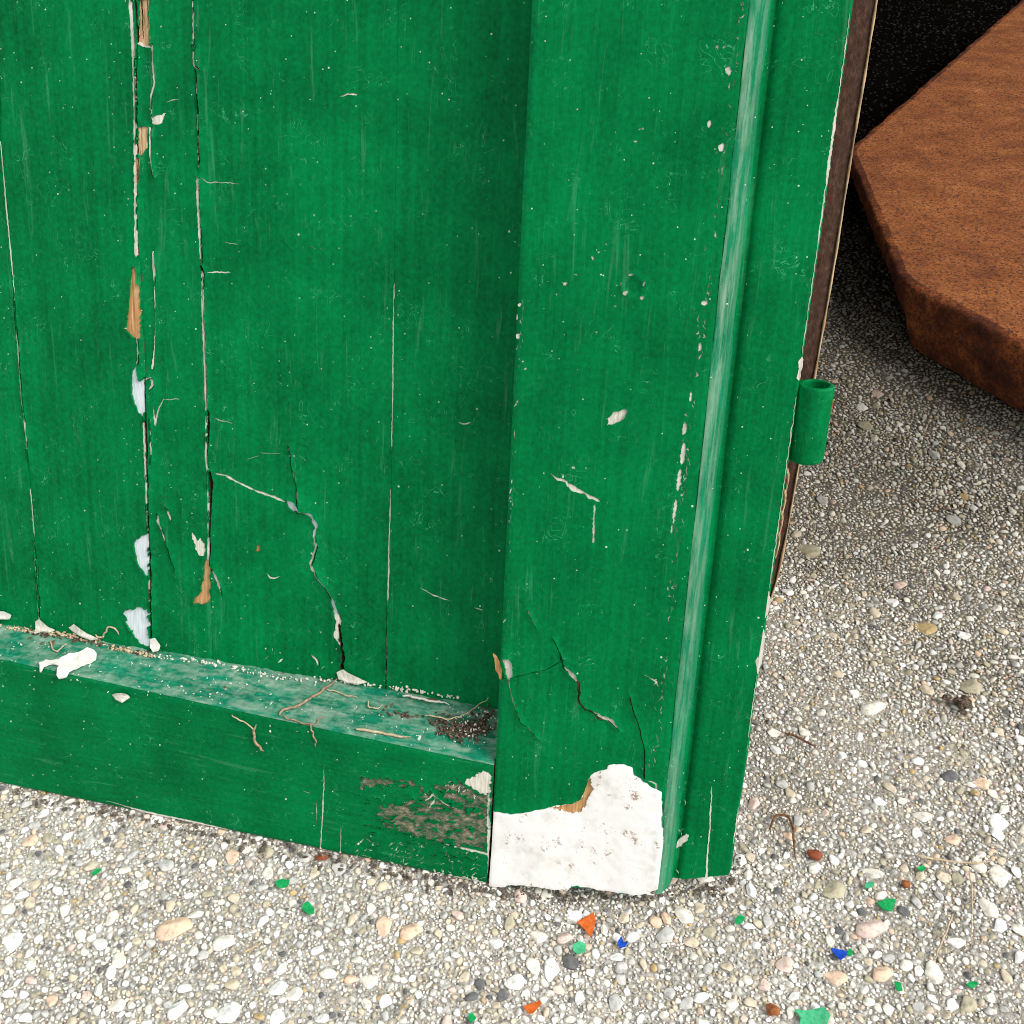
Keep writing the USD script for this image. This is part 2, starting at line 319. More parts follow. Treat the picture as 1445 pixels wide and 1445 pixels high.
def crack(pts, widths, w=0.0, jit=0.5, seed=0, step=0.0009, px=True):
    """A crack of varying width along a polyline seen at pts; widths in photograph pixels (about 0.31 mm)."""
    p = np.array(SS(pts, w)) if px else np.array(pts)
    s = np.r_[0, np.cumsum(np.linalg.norm(np.diff(p, axis=0), axis=1))]
    n = max(4, int(s[-1] / step))
    t = np.linspace(0, s[-1], n)
    c = np.stack([np.interp(t, s, p[:, k]) for k in (0, 1)], 1)
    q = np.c_[t * 330, np.full(n, seed * 5.3), np.zeros(n)]
    c += np.stack([fbm(q, 3, seed) - 0.5, fbm(q + 17, 3, seed + 3) - 0.5], 1) * 0.0014 * jit
    wd = np.interp(t, s, np.broadcast_to(widths, len(p))) * 0.00031
    c += (np.stack([noise(q * 6, seed), noise(q * 6 + 5, seed)], 1) - 0.5) * np.minimum(0.0005, wd)[:, None] * 0.9
    mod = np.clip(0.1 + 1.6 * fbm(q * 1.7 + 9, 3, seed + 7), 0.2, 1.5)
    wd = wd * (mod if jit > 0.31 or not px else 0.62 + 0.42 * mod) * np.interp(wd / 0.00031, [0, 2, 5], [0.8, 0.98, 1.1])
    wd[0] *= 0.3
    wd[-1] *= 0.3
    return so.unary_union([sg.LineString(c[i:i + 2]).buffer(max(0.00004, (wd[i] + wd[i + 1]) / 4), quad_segs=2) for i in range(n - 1)])


def P(pts, w=0.0, amp=0.0004, seed=0):
    return rough_poly(sg.Polygon(SS(pts, w)).buffer(0), amp * 1.7, seed=seed, freq=650)


def sheet(poly, base, thick, deform=None, fine=0.0009, coarse=0.006, edge=None, skirt=True):
    """A layer over the polygon (u, v): top at base + thick + deform(u, v, distance to edge), sides down to base. Returns local vertices, faces."""
    V, F, n0 = [], [], 0
    for g in getattr(poly, 'geoms', [poly]):
        if g.is_empty or g.area < 2e-8:
            continue
        g = g.simplify(0.00004).segmentize(fine)
        bpts = [np.array(r.coords)[:-1] for r in [g.exterior, *g.interiors]]
        x0, y0, x1, y1 = g.bounds
        pts = list(bpts)
        near = edge if edge is not None else g.boundary
        for stp, lo, hi in ((coarse, 4 * fine, 9), (fine * 1.6, fine * 0.8, 4 * fine)):
            if (x1 - x0) * (y1 - y0) / stp ** 2 > 4e5:
                stp = math.sqrt((x1 - x0) * (y1 - y0) / 4e5)
            xs, ys = np.meshgrid(np.arange(x0, x1 + stp, stp), np.arange(y0, y1 + stp, stp))
            q = np.stack([xs.ravel(), ys.ravel()], 1) + RNG.uniform(-0.25, 0.25, (xs.size, 2)) * stp
            ok = shapely.contains_xy(g, q[:, 0], q[:, 1])
            q = q[ok]
            if len(q):
                d = shapely.distance(shapely.points(q), g.boundary)
                if stp != coarse:
                    q = q[(d > lo) & (d < hi)]
                else:
                    q = q[d > lo]
                pts.append(q)
        p = np.vstack([x for x in pts if len(x)])
        if len(p) < 5:
            continue
        tri = Delaunay(p, qhull_options='QJ').simplices
        c = p[tri].mean(1)
        tri = tri[shapely.contains_xy(g, c[:, 0], c[:, 1])]
        a = np.cross(p[tri[:, 1]] - p[tri[:, 0]], p[tri[:, 2]] - p[tri[:, 0]])
        tri = tri[np.abs(a) > 1e-13]
        a = np.cross(p[tri[:, 1]] - p[tri[:, 0]], p[tri[:, 2]] - p[tri[:, 0]])
        tri = np.where((a < 0)[:, None], tri[:, ::-1], tri)
        d = shapely.distance(shapely.points(p), near)
        h = base + thick + (deform(p[:, 0], p[:, 1], d) if deform else 0)
        h = np.broadcast_to(h, len(p))
        top = loc(np.c_[p, h])
        f = [tri]
        vs = [top]
        if skirt:
            e = np.vstack([tri[:, [0, 1]], tri[:, [1, 2]], tri[:, [2, 0]]])
            key = {tuple(x) for x in e.tolist()}
            b = np.array([x for x in e.tolist() if (x[1], x[0]) not in key])
            if len(b):
                ids = np.unique(b)
                mp = np.full(len(p), -1)
                mp[ids] = np.arange(len(ids)) + len(p)
                vs.append(loc(np.c_[p[ids], np.full(len(ids), base)]))
                f += [np.stack([b[:, 0], mp[b[:, 0]], mp[b[:, 1]]], 1), np.stack([b[:, 0], mp[b[:, 1]], b[:, 1]], 1)]
        vs, f = np.vstack(vs), np.vstack(f)
        V.append(vs)
        F.append(f + n0)
        n0 += len(vs)
    return np.vstack(V), np.vstack(F)


def block(poly, w0, w1):
    """A plain solid between two depths over a polygon (u, v), in local coordinates."""
    ms = []
    for g in getattr(poly, 'geoms', [poly]):
        if g.is_empty or g.area < 2e-8:
            continue
        m = trimesh.creation.extrude_polygon(g.simplify(0.00004), w1 - w0, engine='earcut')
        v = np.array(m.vertices)
        ms.append(trimesh.Trimesh(loc(np.c_[v[:, 0], v[:, 1], v[:, 2] + w0]), m.faces, process=False))
    return cat(*ms)


def tube(p, r, sides=6):
    p = np.asarray(p, float)
    r = np.broadcast_to(r, len(p))
    t = np.gradient(p, axis=0)
    t /= np.linalg.norm(t, axis=1)[:, None] + 1e-12
    ref = np.array([0.31, 0.42, 0.85])
    a = np.cross(t, ref)
    a /= np.linalg.norm(a, axis=1)[:, None] + 1e-12
    b = np.cross(t, a)
    ang = np.arange(sides) * 2 * np.pi / sides
    v = p[:, None] + r[:, None, None] * (np.cos(ang)[None, :, None] * a[:, None] + np.sin(ang)[None, :, None] * b[:, None])
    n = len(p)
    f = []
    for i in range(n - 1):
        for k in range(sides):
            k2 = (k + 1) % sides
            f += [[i * sides + k, i * sides + k2, (i + 1) * sides + k2], [i * sides + k, (i + 1) * sides + k2, (i + 1) * sides + k]]
    f += [[0, k + 1, k] for k in range(1, sides - 1)] + [[(n - 1) * sides, (n - 1) * sides + k, (n - 1) * sides + k + 1] for k in range(1, sides - 1)]
    return trimesh.Trimesh(v.reshape(-1, 3), np.array(f)[:, ::-1], process=False)


def smooth_line(p, n=30, jit=0.0, seed=0):
    p = np.asarray(p, float)
    s = np.r_[0, np.cumsum(np.linalg.norm(np.diff(p, axis=0), axis=1))]
    t = np.linspace(0, s[-1], n)
    from scipy.interpolate import PchipInterpolator
    q = PchipInterpolator(s, p, axis=0)(t)
    if jit:
        k = np.c_[t / s[-1] * 9, np.full(n, seed * 2.1), np.zeros(n)]
        q += np.stack([fbm(k, 2, seed) - 0.5, fbm(k + 7, 2, seed + 1) - 0.5, (fbm(k + 13, 2, seed + 2) - 0.5) * 0.4], 1) * jit
    return q


def blob(r, seed, amp=0.35, sub=1, flat=(1, 1, 1)):
    m = trimesh.creation.icosphere(sub, 1.0)
    v = np.array(m.vertices)
    k = 1 + amp * 2 * (fbm(v * 1.3 + seed * 7.7, 2, seed) - 0.5)
    return trimesh.Trimesh(v * k[:, None] * np.asarray(flat) * r, m.faces, process=False)


def worn(amp=0.00012, curl=0.00035, reach=0.0016, seed=0, wave=0.00018):
    """Relief of a paint film: slow waviness, and edges that lift where the film has broken."""
    def f(u, v, d):
        q = np.stack([u * 160, v * 60, np.full_like(u, seed)], 1)
        lift = curl * np.exp(-d / reach) * (0.25 + 1.5 * noise(np.stack([u * 260, v * 260, np.full_like(u, seed + 4.0)], 1), seed))
        return wave * (fbm(q, 3, seed) - 0.5) * 2 + lift
    return f


def lumpy(amp, freq, seed=0, pull=0.0, reach=0.001):
    def f(u, v, d):
        q = np.stack([u * freq, v * freq, np.full_like(u, seed * 1.3)], 1)
        return amp * (fbm(q, 4, seed) - 0.5) * 2 - pull * np.exp(-d / reach)
    return f


# ------------------------------------------------------------------ the setting: ground, dark recess behind
ground = thing('ground', label='pale exposed-aggregate concrete paving', kind='structure')
gx, gy = np.meshgrid(np.linspace(-1.2, 2.6, 191), np.linspace(-0.5, 2.6, 156))
gz = (fbm(np.stack([gx * 14, gy * 14, gx * 0], -1), 3, 3) - 0.5) * 0.0012 - 0.0012
gi = np.arange(gx.size).reshape(gx.shape)
gf = np.stack([gi[:-1, :-1], gi[:-1, 1:], gi[1:, 1:], gi[1:, :-1]], -1).reshape(-1, 4)
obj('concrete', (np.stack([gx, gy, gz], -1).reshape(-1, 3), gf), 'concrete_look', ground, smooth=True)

# stones seated in the concrete: a list of (x, y, longest size, shape, turn, material)
big = [  # seen in the photograph: pixel x, y, width, height, material
    (245, 1310, 56, 34, 'peach_stone'), (42, 1186, 24, 16, 'peach_stone'), (1230, 1310, 54, 28, 'pink_stone'), (1246, 1374, 34, 24, 'peach_stone'), (1180, 1380, 38, 20, 'peach_stone'),
    (1108, 1360, 28, 24, 'pink_stone'), (780, 1367, 24, 34, 'white_stone'), (752, 1362, 22, 26, 'cream_stone'), (727, 1385, 30, 24, 'white_stone'), (447, 1341, 20, 14, 'white_stone'),
    (392, 1394, 30, 20, 'white_stone'), (322, 1428, 38, 30, 'white_stone'), (392, 1436, 24, 26, 'white_stone'), (541, 1306, 26, 30, 'peach_stone'), (580, 1314, 36, 26, 'peach_stone'),
    (16, 1330, 34, 26, 'white_stone'), (700, 1331, 24, 14, 'white_stone'), (797, 1324, 26, 16, 'pink_stone'), (760, 1322, 30, 16, 'cream_stone'), (720, 1302, 16, 22, 'olive_stone'),
    (1140, 778, 40, 24, 'olive_stone'), (1306, 887, 38, 18, 'ochre_stone'), (1370, 968, 36, 22, 'olive_stone'), (1232, 998, 46, 22, 'cream_stone'), (1345, 733, 22, 16, 'grey_stone'),
    (1302, 1152, 32, 14, 'cream_stone'), (1345, 1184, 22, 16, 'peach_stone'), (1412, 1160, 30, 26, 'white_stone'), (1177, 1255, 40, 26, 'olive_stone'), (1150, 1224, 22, 18, 'cream_stone'),
    (1232, 1232, 34, 14, 'cream_stone'), (805, 1356, 26, 24, 'dark_stone'), (710, 1404, 18, 18, 'dark_stone'), (677, 1388, 16, 16, 'dark_stone'), (1275, 1285, 16, 16, 'dark_stone'),
    (1097, 1256, 13, 10, 'dark_stone'), (327, 1208, 22, 22, 'peach_stone'), (375, 1203, 24, 16, 'olive_stone'), (430, 1210, 20, 14, 'grey_stone'), (478, 1224, 24, 20, 'grey_stone'),
    (520, 1385, 32, 20, 'cream_stone'), (415, 1402, 26, 20, 'cream_stone'), (545, 1412, 20, 20, 'white_stone'), (165, 1418, 26, 18, 'cream_stone'), (250, 1425, 32, 26, 'white_stone'),
    (315, 1330, 34, 26, 'cream_stone'), (275, 1290, 26, 10, 'cream_stone'), (925, 1300, 20, 18, 'peach_stone'), (870, 1350, 22, 12, 'white_stone'), (965, 1290, 26, 30, 'cream_stone'),
    (940, 1295, 14, 20, 'peach_stone'), (1060, 1255, 16, 22, 'white_stone'), (1395, 1280, 26, 30, 'cream_stone'), (1415, 1235, 34, 30, 'cream_stone'), (1350, 1330, 30, 14, 'white_stone'),
    (232, 1166, 22, 10, 'pink_stone'), (455, 1208, 22, 12, 'red_stone'), (1220, 337, 22, 10, 'olive_stone'), (1220, 600, 22, 14, 'olive_stone'), (1218, 574, 18, 12, 'white_stone'),
    (1240, 555, 20, 12, 'pink_stone'), (1160, 705, 18, 14, 'grey_stone'), (1318, 640, 16, 12, 'grey_stone'), (1360, 700, 14, 10, 'ochre_stone'), (1260, 850, 20, 12, 'white_stone'), (1270, 825, 24, 12, 'pink_stone')]
PTS, DIA, STRETCH, TURN, MAT = [], [], [], [], []
for x, y, pw, ph, m in big:
    g = G(x, y)
    z = pixel(g[None])[0, 2]
    fs = abs(ray(x, y)[2]) / np.linalg.norm(ray(x, y))
    a, b = pw * z / 1445, ph * z / 1445 / fs
    PTS.append(g[:2])
    DIA.append(max(a, b))
    STRETCH.append(min(a, b) / max(a, b))
    TURN.append((0.24 if a > b else 0.24 + math.pi / 2) + RNG.normal(0, 0.15))
    MAT.append(m)
names = list(STONES)
weights = np.array([STONES[k][1] for k in names])
weights /= weights.sum()
P0, D0 = np.array(PTS), np.array(DIA)


def seen(p, margin=50):
    q = pixel(np.c_[p, np.zeros(len(p))])
    return (q[:, 2] > 0) & (q[:, 0] > -margin) & (q[:, 0] < 1445 + margin) & (q[:, 1] > -margin) & (q[:, 1] < 1445 + margin)


for dia, count, ymax in ((0.0100, 130, 2.2), (0.0080, 1100, 2.2), (0.0064, 6500, 2.25), (0.0050, 20000, 1.35), (0.0039, 50000, 0.95), (0.0029, 110000, 0.75), (0.0021, 180000, 0.55), (0.0015, 220000, 0.36)):
    cand = np.stack([RNG.uniform(-0.42, 0.62, count * 2), RNG.uniform(-0.2, ymax, count * 2)], 1)
    cand = cand[seen(cand)]
    cand = cand[~((cand[:, 0] < 0.12) & (cand[:, 1] > 0.10))]       # nothing can be seen of the ground behind the shutter
    d = dia * RNG.uniform(0.75, 1.35, len(cand))
    dist, j = cKDTree(P0).query(cand, k=4)
    ok = (dist > 0.37 * (d[:, None] + D0[j])).all(1)
    cand, d = cand[ok], d[ok]
    pairs = cKDTree(cand).query_pairs(dia * 0.82, output_type='ndarray')
    dead = np.zeros(len(cand), bool)
    for a, b in pairs:
        if not dead[a] and not dead[b]:
            dead[b] = True
    cand, d = cand[~dead], d[~dead]
    P0, D0 = np.vstack([P0, cand]), np.r_[D0, d]
extra = len(P0) - len(PTS)
STRETCH = np.r_[STRETCH, RNG.uniform(0.58, 1.0, extra)]
TURN = np.r_[TURN, RNG.uniform(0, 6.28, extra)]
MAT = np.array(MAT + list(RNG.choice(names, extra, p=weights)))
SHAPES = []
for k in range(7):
    m = trimesh.creation.icosphere(2 if k < 3 else 1, 1.0)
    v = np.array(m.vertices)
    for _ in range(9):                                   # broken faces
        nrm = RNG.normal(size=3)
        nrm /= np.linalg.norm(nrm)
        over = np.maximum(v @ nrm - RNG.uniform(0.42, 0.82), 0)
        v -= over[:, None] * nrm
    v *= (1 + 0.30 * (fbm(v * 1.4 + k * 9.1, 3, k) - 0.5))[:, None]
    v[:, 2] = np.where(v[:, 2] > 0, v[:, 2] * 0.62, v[:, 2])
    SHAPES.append((v, m.faces))
vis = pixel(np.c_[P0, np.zeros(len(P0))])
inside = (vis[:, 0] > 0) & (vis[:, 0] < 1445) & (vis[:, 1] > 0) & (vis[:, 1] < 1445)
size_px = D0 / vis[:, 2] * inside * np.where(np.arange(len(P0)) < len(PTS), 9, 1)
order = np.argsort(-size_px)
near_set = set(order[:300].tolist())
for i in order[:300]:
    v, f = SHAPES[int(RNG.integers(0, 3))]
    c, s = math.cos(TURN[i]), math.sin(TURN[i])
    r = D0[i] / 2
    q = v * [r, r * STRETCH[i], r * 0.62]
    q = np.stack([q[:, 0] * c - q[:, 1] * s, q[:, 0] * s + q[:, 1] * c, q[:, 2]], 1) + [P0[i, 0], P0[i, 1], -r * 0.10 - 0.0003]
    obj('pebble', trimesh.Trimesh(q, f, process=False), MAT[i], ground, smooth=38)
inst = UsdGeom.PointInstancer.Define(stage, ground + '/aggregate')
say(inst.GetPrim(), kind='stuff')
mats = names
protos = []
for mi, nm in enumerate(mats):
    for k in range(3, 7):
        path = f'{ground}/aggregate/grain_{mi * 4 + k - 3:03d}'
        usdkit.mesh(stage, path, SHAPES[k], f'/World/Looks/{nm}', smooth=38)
        protos.append(path)
inst.CreatePrototypesRel().SetTargets([Sdf.Path(p) for p in protos])
rest = np.array([i for i in range(len(P0)) if i not in near_set])
mi = np.array([mats.index(MAT[i]) if MAT[i] in mats else 0 for i in rest])
inst.CreateProtoIndicesAttr(Vt.IntArray.FromNumpy((mi * 4 + RNG.integers(0, 4, len(rest))).astype(np.int32)))
rr = D0[rest] / 2
inst.CreatePositionsAttr(Vt.Vec3fArray.FromNumpy(np.c_[P0[rest], -rr * RNG.uniform(0.0, 0.46, len(rest)) - 0.0006].astype(np.float32)))
inst.CreateScalesAttr(Vt.Vec3fArray.FromNumpy(np.c_[rr, rr * STRETCH[rest], rr * RNG.uniform(0.55, 0.85, len(rest))].astype(np.float32)))
h = TURN[rest] / 2
tilt = RNG.normal(0, 0.16, (len(rest), 2))
quat = np.c_[tilt[:, 0], tilt[:, 1], np.sin(h), np.cos(h)]
quat /= np.linalg.norm(quat, axis=1)[:, None]
inst.CreateOrientationsAttr(Vt.QuathArray.FromNumpy(quat.astype(np.float16)))


def boxm(lo, hi):
    lo, hi = np.array(lo, float), np.array(hi, float)
    m = trimesh.creation.box(hi - lo)
    m.apply_translation((lo + hi) / 2)
    return m


added_deck = thing('added_shade_deck', label='added dark cover and walls that shade the recess behind the shutter', category='added_deck')  # unseen cover added overhead to darken the recess
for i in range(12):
    obj('board', boxm((-1.6, 0.43 + i * 0.162, 0.84), (0.62, 0.43 + i * 0.162 + 0.1605, 0.875)), 'shade_black', added_deck)
obj('added_beam', boxm((-1.6, 0.425, 0.74), (0.62, 0.47, 0.837)), 'shade_black', added_deck)
obj('added_back_wall', boxm((-1.6, 2.32, -0.01), (2.8, 2.38, 0.837)), 'shade_black', added_deck)  # added black wall, so the recess ends in darkness
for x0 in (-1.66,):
    obj('added_side_wall', boxm((x0, 0.47, -0.01), (x0 + 0.06, 2.38, 0.837)), 'shade_black', added_deck)

# ------------------------------------------------------------------ the shutter
shutter = thing('wooden_shutter', rot=(-math.degrees(LEAN), 0, 0), label='old green painted wooden shutter with flaking paint leaning over the paving', category='shutter')
TOP = 0.95
# ---- the right-hand stile
UR, UE = 0.0895, 0.1278                                  # front face's right edge, outer edge of the rebate
bottom_front = SS([(690, 1250), (710, 1251), (722, 1247), (770, 1252), (800, 1257), (806, 1249), (830, 1252), (870, 1259), (905, 1262), (931, 1252)])


def uL(v):                                               # the stile is not quite parallel: it widens upwards
    return -0.0115 * v


def uR(v):
    return 0.0918 - 0.0094 * v


def splay(u, v):
    t = np.clip(u / UR, 0, 1)
    return u + uL(v) * (1 - t) + (uR(v) - UR) * t * np.clip((UE - u) / (UE - UR), 0, 1)


def stile_body(u0, mirror=False, front=-0.0008, vlow=0.018):
    """The moulded section swept along the stile."""
    prof = [(0.0, -0.036), (0.0, front - 0.0012), (0.0004, front - 0.0004), (0.0012, front), (UR - 0.001, front), (UR + 0.0006, front - 0.0009), (UR + 0.0064, -0.0132), (UR + 0.0074, -0.0160), (UR + 0.0090, -0.0164), (UR + 0.0106, -0.0150), (UR + 0.013, -0.0145),
            (UE - 0.0012, -0.0142), (UE - 0.0004, -0.0147), (UE, -0.0156), (UE, -0.036)]
    p = np.array(prof)
    vs = np.r_[np.linspace(0, 1, 90)]
    rows = []
    for t in vs:
        vv = np.where(p[:, 0] < UR + 0.003, np.interp(p[:, 0], [b[0] for b in bottom_front], [b[1] for b in bottom_front]), np.interp(p[:, 0], [UR + 0.003, UE - 0.008, UE - 0.003, UE], [0.0175, 0.0195, 0.021, 0.030]))
        v = vv + (TOP - vv) * t
        wob = (noise(np.stack([p[:, 0] * 40, v * 30, v * 0], 1), 5) - 0.5) * 0.0005
        q = np.stack([u0 + (splay(p[:, 0], v) if not mirror else -p[:, 0]) + wob * (p[:, 1] > -0.03), v, p[:, 1] + wob * (p[:, 1] > -0.03)], 1)
        rows.append(q)
    R = np.array(rows)
    n, m = R.shape[:2]
    idx = np.arange(n * m).reshape(n, m)
    f = np.stack([idx[:-1, :-1], idx[:-1, 1:], idx[1:, 1:], idx[1:, :-1]], -1).reshape(-1, 4)
    back = np.stack([idx[:-1, -1], idx[:-1, 0], idx[1:, 0], idx[1:, -1]], -1)
    f = np.vstack([f, back])
    cap = []
    for row, flip in ((idx[0], True), (idx[-1], False)):
        fan = np.array([[row[0], row[i], row[i + 1]] for i in range(1, m - 1)])
        cap.append(fan[:, ::-1] if flip else fan)
    tri = np.vstack([f[:, [0, 1, 2]], f[:, [0, 2, 3]], *cap])
    if not mirror:
        tri = tri[:, ::-1]
    mesh = trimesh.Trimesh(loc(R.reshape(-1, 3)), tri, process=False)
    if mesh.volume < 0:
        mesh.invert()
    return mesh


stile = obj('stile', stile_body(0.0), 'green_paint', shutter, smooth=32)
# white filler where the paint is gone, bare wood between
patch_out = [(690, 1142), (705, 1145), (722, 1148), (740, 1146), (757, 1142), (775, 1138), (790, 1136), (806, 1133), (820, 1127), (827, 1110), (833, 1094), (845, 1086), (857, 1084), (859, 1078), (880, 1077), (893, 1083), (895, 1091), (905, 1098), (916, 1108), (928, 1114), (934, 1117)]
wood_bit = P([(775, 1139), (790, 1136), (806, 1133), (820, 1127), (827, 1110), (833, 1096), (836, 1112), (828, 1130), (822, 1145), (805, 1147), (790, 1142)], amp=0.0006, seed=3)
patch = sg.Polygon(SS(patch_out) + [(0.095, 0.016), *[(b[0], b[1] - 0.0002) for b in bottom_front[::-1]], (-0.002, 0.002)]).buffer(0)
patch = rough_poly(patch, 0.0004, seed=2)
front_face = sg.Polygon([(0.0002, 0.0), (uR(0) - 0.0004, 0.0), (uR(TOP) - 0.0004, TOP), (uL(TOP) + 0.0002, TOP)])
low = sg.Polygon([*bottom_front, (0.2, 0.03), (0.2, 1), (-0.1, 1), (-0.1, 0)]).buffer(0)
front_face = front_face.intersection(low)
knot_dist = S(893, 405)
st_primer, st_dark, st_wood = [], [], []
st_dark += [crack([(780, 900), (792, 922), (796, 942), (806, 953), (817, 964), (818, 990), (825, 1001), (836, 1003), (845, 1015), (857, 1015), (871, 1028)], [2, 3, 5, 6, 6, 5, 5, 4.5, 6, 5, 2], seed=11, jit=1.1),
            crack([(797, 930), (772, 944), (745, 950), (722, 956)], [1.8, 1.6, 1.2, 1.2], seed=12), crack([(889, 983), (893, 1000), (902, 1025), (910, 1062), (909, 1098)], [2.5, 2.5, 2, 2.5, 3], seed=13, jit=0.3)]
st_primer += [crack([(716, 948), (720, 975), (727, 1000), (735, 1018), (748, 1030), (762, 1044)], [3, 2, 2.2, 1.6, 1.6, 0.8], seed=14), crack([(744, 860), (750, 872), (758, 888)], [1.5, 3, 1.2], seed=15),
              crack([(798, 942), (806, 952), (813, 959)], [4, 10, 6], seed=16, jit=1.4), crack([(838, 1003), (848, 1012), (862, 1016), (874, 1030)], [3, 6, 5, 2], seed=17, jit=1.4),
              P([(709, 930), (719, 929), (723, 940), (724, 957), (716, 959)], seed=18), P([(857, 592), (866, 582), (878, 578), (886, 580), (880, 592), (868, 598), (858, 599)], seed=19),
              crack([(779, 671), (793, 677), (805, 688), (822, 697), (845, 707)], [2, 6, 7, 5, 4], seed=20, jit=1.5), crack([(839, 712), (838, 735), (837, 765)], [3, 2, 4], seed=21, jit=0.6),
              crack([(908, 952), (926, 962), (930, 972)], [1, 3, 1], seed=22), crack([(915, 1102), (926, 1106), (927, 1116)], [2.5, 3.5, 3], seed=23, jit=0.3)]
st_wood += [P([(696, 924), (702, 932), (708, 942), (714, 957), (706, 960), (700, 945)], seed=24, amp=0.0003)]
for x, y, a, b in ((855, 345, 3, 2), (845, 356, 4, 3), (836, 364, 5, 4), (798, 400, 6, 4), (812, 388, 7, 2), (785, 416, 3, 3), (890, 388, 9, 3), (882, 414, 6, 7), (906, 420, 6, 6), (876, 401, 3, 8), (909, 400, 4, 9), (868, 432, 3, 3),
                   (842, 468, 4, 3), (897, 200, 6, 2), (905, 182, 10, 2), (1028, 100, 9, 10), (1018, 208, 8, 12), (1001, 175, 6, 9), (994, 428, 8, 9), (988, 490, 4, 12), (975, 560, 4, 14), (1022, 66, 3, 6), (1012, 66, 3, 7),
                   (966, 604, 6, 20), (964, 640, 7, 34), (958, 678, 6, 36), (952, 722, 5, 40), (948, 748, 3, 16), (700, 640, 4, 10), (726, 420, 4, 16), (733, 430, 4, 6), (727, 448, 4, 10), (809, 660, 7, 4), (742, 520, 5, 4), (718, 610, 3, 10), (731, 475, 5, 8)):
    st_primer.append(rough_poly(sg.Point(S(x, y)).buffer(1).intersection(sg.box(-9, -9, 9, 9)) if False else shapely.affinity.scale(sg.Point(S(x, y)).buffer(0.00031 / 2, quad_segs=6), a, b), 0.00045, 0.0003, seed=int(x * 7 + y), freq=900))
for k in range(150):                                       # the rubbed edge beside the chamfer
    y = RNG.uniform(0, 1080)
    x = np.interp(y, [0, 600, 1100], [1058, 984, 930]) - abs(RNG.normal(0, 7)) - 6
    st_primer.append(crack([(x, y), (x + RNG.normal(0, 1.5), y + RNG.uniform(1, 5)), (x + RNG.normal(0, 2), y + RNG.uniform(3, 10))], [0.8, RNG.uniform(0.6, 2.6), 0.6], jit=1.2, seed=k, step=0.0005))
for k in range(40):                                        # chips along the inner edge
    y = RNG.uniform(380, 930)
    x = np.interp(y, [0, 1250], [753, 693]) + abs(RNG.normal(0, 2.5)) + 1
    st_primer.append(crack([(x, y), (x + RNG.normal(0, 1), y + RNG.uniform(1, 4)), (x + RNG.normal(0, 1.5), y + RNG.uniform(3, 8))], [0.8, RNG.uniform(0.8, 2.4), 0.6], jit=1.0, seed=k, step=0.0005))
st_holes = so.unary_union([patch, *st_primer, *st_dark, *st_wood])
st_edges = so.unary_union([patch.boundary, *[g.boundary for g in st_dark + st_wood], *[g.boundary for g in st_primer[:6]]])
bump_u, bump_v = S(775, 915)


def stile_relief(u, v, d):
    base = worn(seed=3, curl=0.0008, wave=0.00024)(u, v, d)
    e = np.minimum(u - uL(v), uR(v) - u)
    base = base - 0.0011 * np.exp(-np.maximum(e, 0) / 0.0007)
    base = base + 0.0009 * np.exp(-((u - bump_u) ** 2 / 0.0042 ** 2 + (v - bump_v) ** 2 / 0.0055 ** 2))       # blister
    r = np.hypot(u - knot_dist[0], v - knot_dist[1])
    base = base - 0.0013 * np.exp(-(r / 0.0036) ** 2) + 0.0007 * np.exp(-((r - 0.0048) / 0.0015) ** 2)         # filled nail hole
    return base


obj('paint_layer', sheet(front_face.difference(st_holes), -0.0009, 0.0009, stile_relief, edge=st_edges, coarse=0.0045), 'green_paint', stile, smooth=40)
swirl_c = S(905, 1190)


def filler_relief(u, v, d):
    r = np.hypot(u - swirl_c[0], v - swirl_c[1])
    big_ = lumpy(0.0014, 38, 6)(u, v, d) + lumpy(0.00014, 200, 8)(u, v, d)
    return np.maximum(big_ + 0.00018 * np.sin(r * 900 + 9 * fbm(np.stack([u * 90, v * 90, u * 0], 1), 3, 2)) * np.exp(-r / 0.012), -0.0010) - 0.0004 * np.exp(-d / 0.0006)


obj('filler_patch', sheet(patch.difference(wood_bit).intersection(sg.box(0.0001, -0.01, 0.0914, 1)), -0.0020, 0.0028, filler_relief, fine=0.0007, coarse=0.0011), 'white_filler', stile, smooth=50, label='white filler patch where the green paint has broken off')
for wb in (wood_bit, *[w.buffer(0.0002) for w in st_wood]):
    obj('bare_patch', sheet(wb, -0.0016, 0.0010, lumpy(0.0002, 300, 4)), 'orange_wood', stile, smooth=40)
obj('primer_chips', sheet(so.unary_union(st_primer).buffer(0.0002).intersection(front_face), -0.0012, 0.0009, lumpy(0.0002, 500, 9)), 'primer', stile, smooth=40, kind='stuff')
obj('crack_bed', sheet(so.unary_union(st_dark).buffer(0.0003).intersection(front_face), -0.0011, 0.00035), 'old_board', stile, kind='stuff')
# the dusty chamfer down the stile and its wear
cv = np.linspace(0.0165, TOP - 0.002, 260)
cprof = np.array([(UR - 0.0012, 0.0000), (UR + 0.0010, -0.0006), (UR + 0.0028, -0.0034), (UR + 0.0046, -0.0078), (UR + 0.0060, -0.0118), (UR + 0.0068, -0.0148)])
cr = np.array([[(splay(p[0], v) + (noise(np.array([[v * 60, i * 3.1, 0]]), 2)[0] - 0.5) * 0.0005, v, p[1] + 0.0005 * (i not in (0, 5)) + (noise(np.array([[v * 300, i * 2.3, 4]]), 7)[0] - 0.5) * 0.0004) for i, p in enumerate(cprof)] for v in cv])
ci = np.arange(len(cv) * 6).reshape(-1, 6)
obj('chamfer', (loc(cr.reshape(-1, 3)), np.stack([ci[:-1, :-1], ci[:-1, 1:], ci[1:, 1:], ci[1:, :-1]], -1).reshape(-1, 4)), 'dusty_edge_paint', stile, smooth=True)
RB = -0.0146
web, wear = [], []
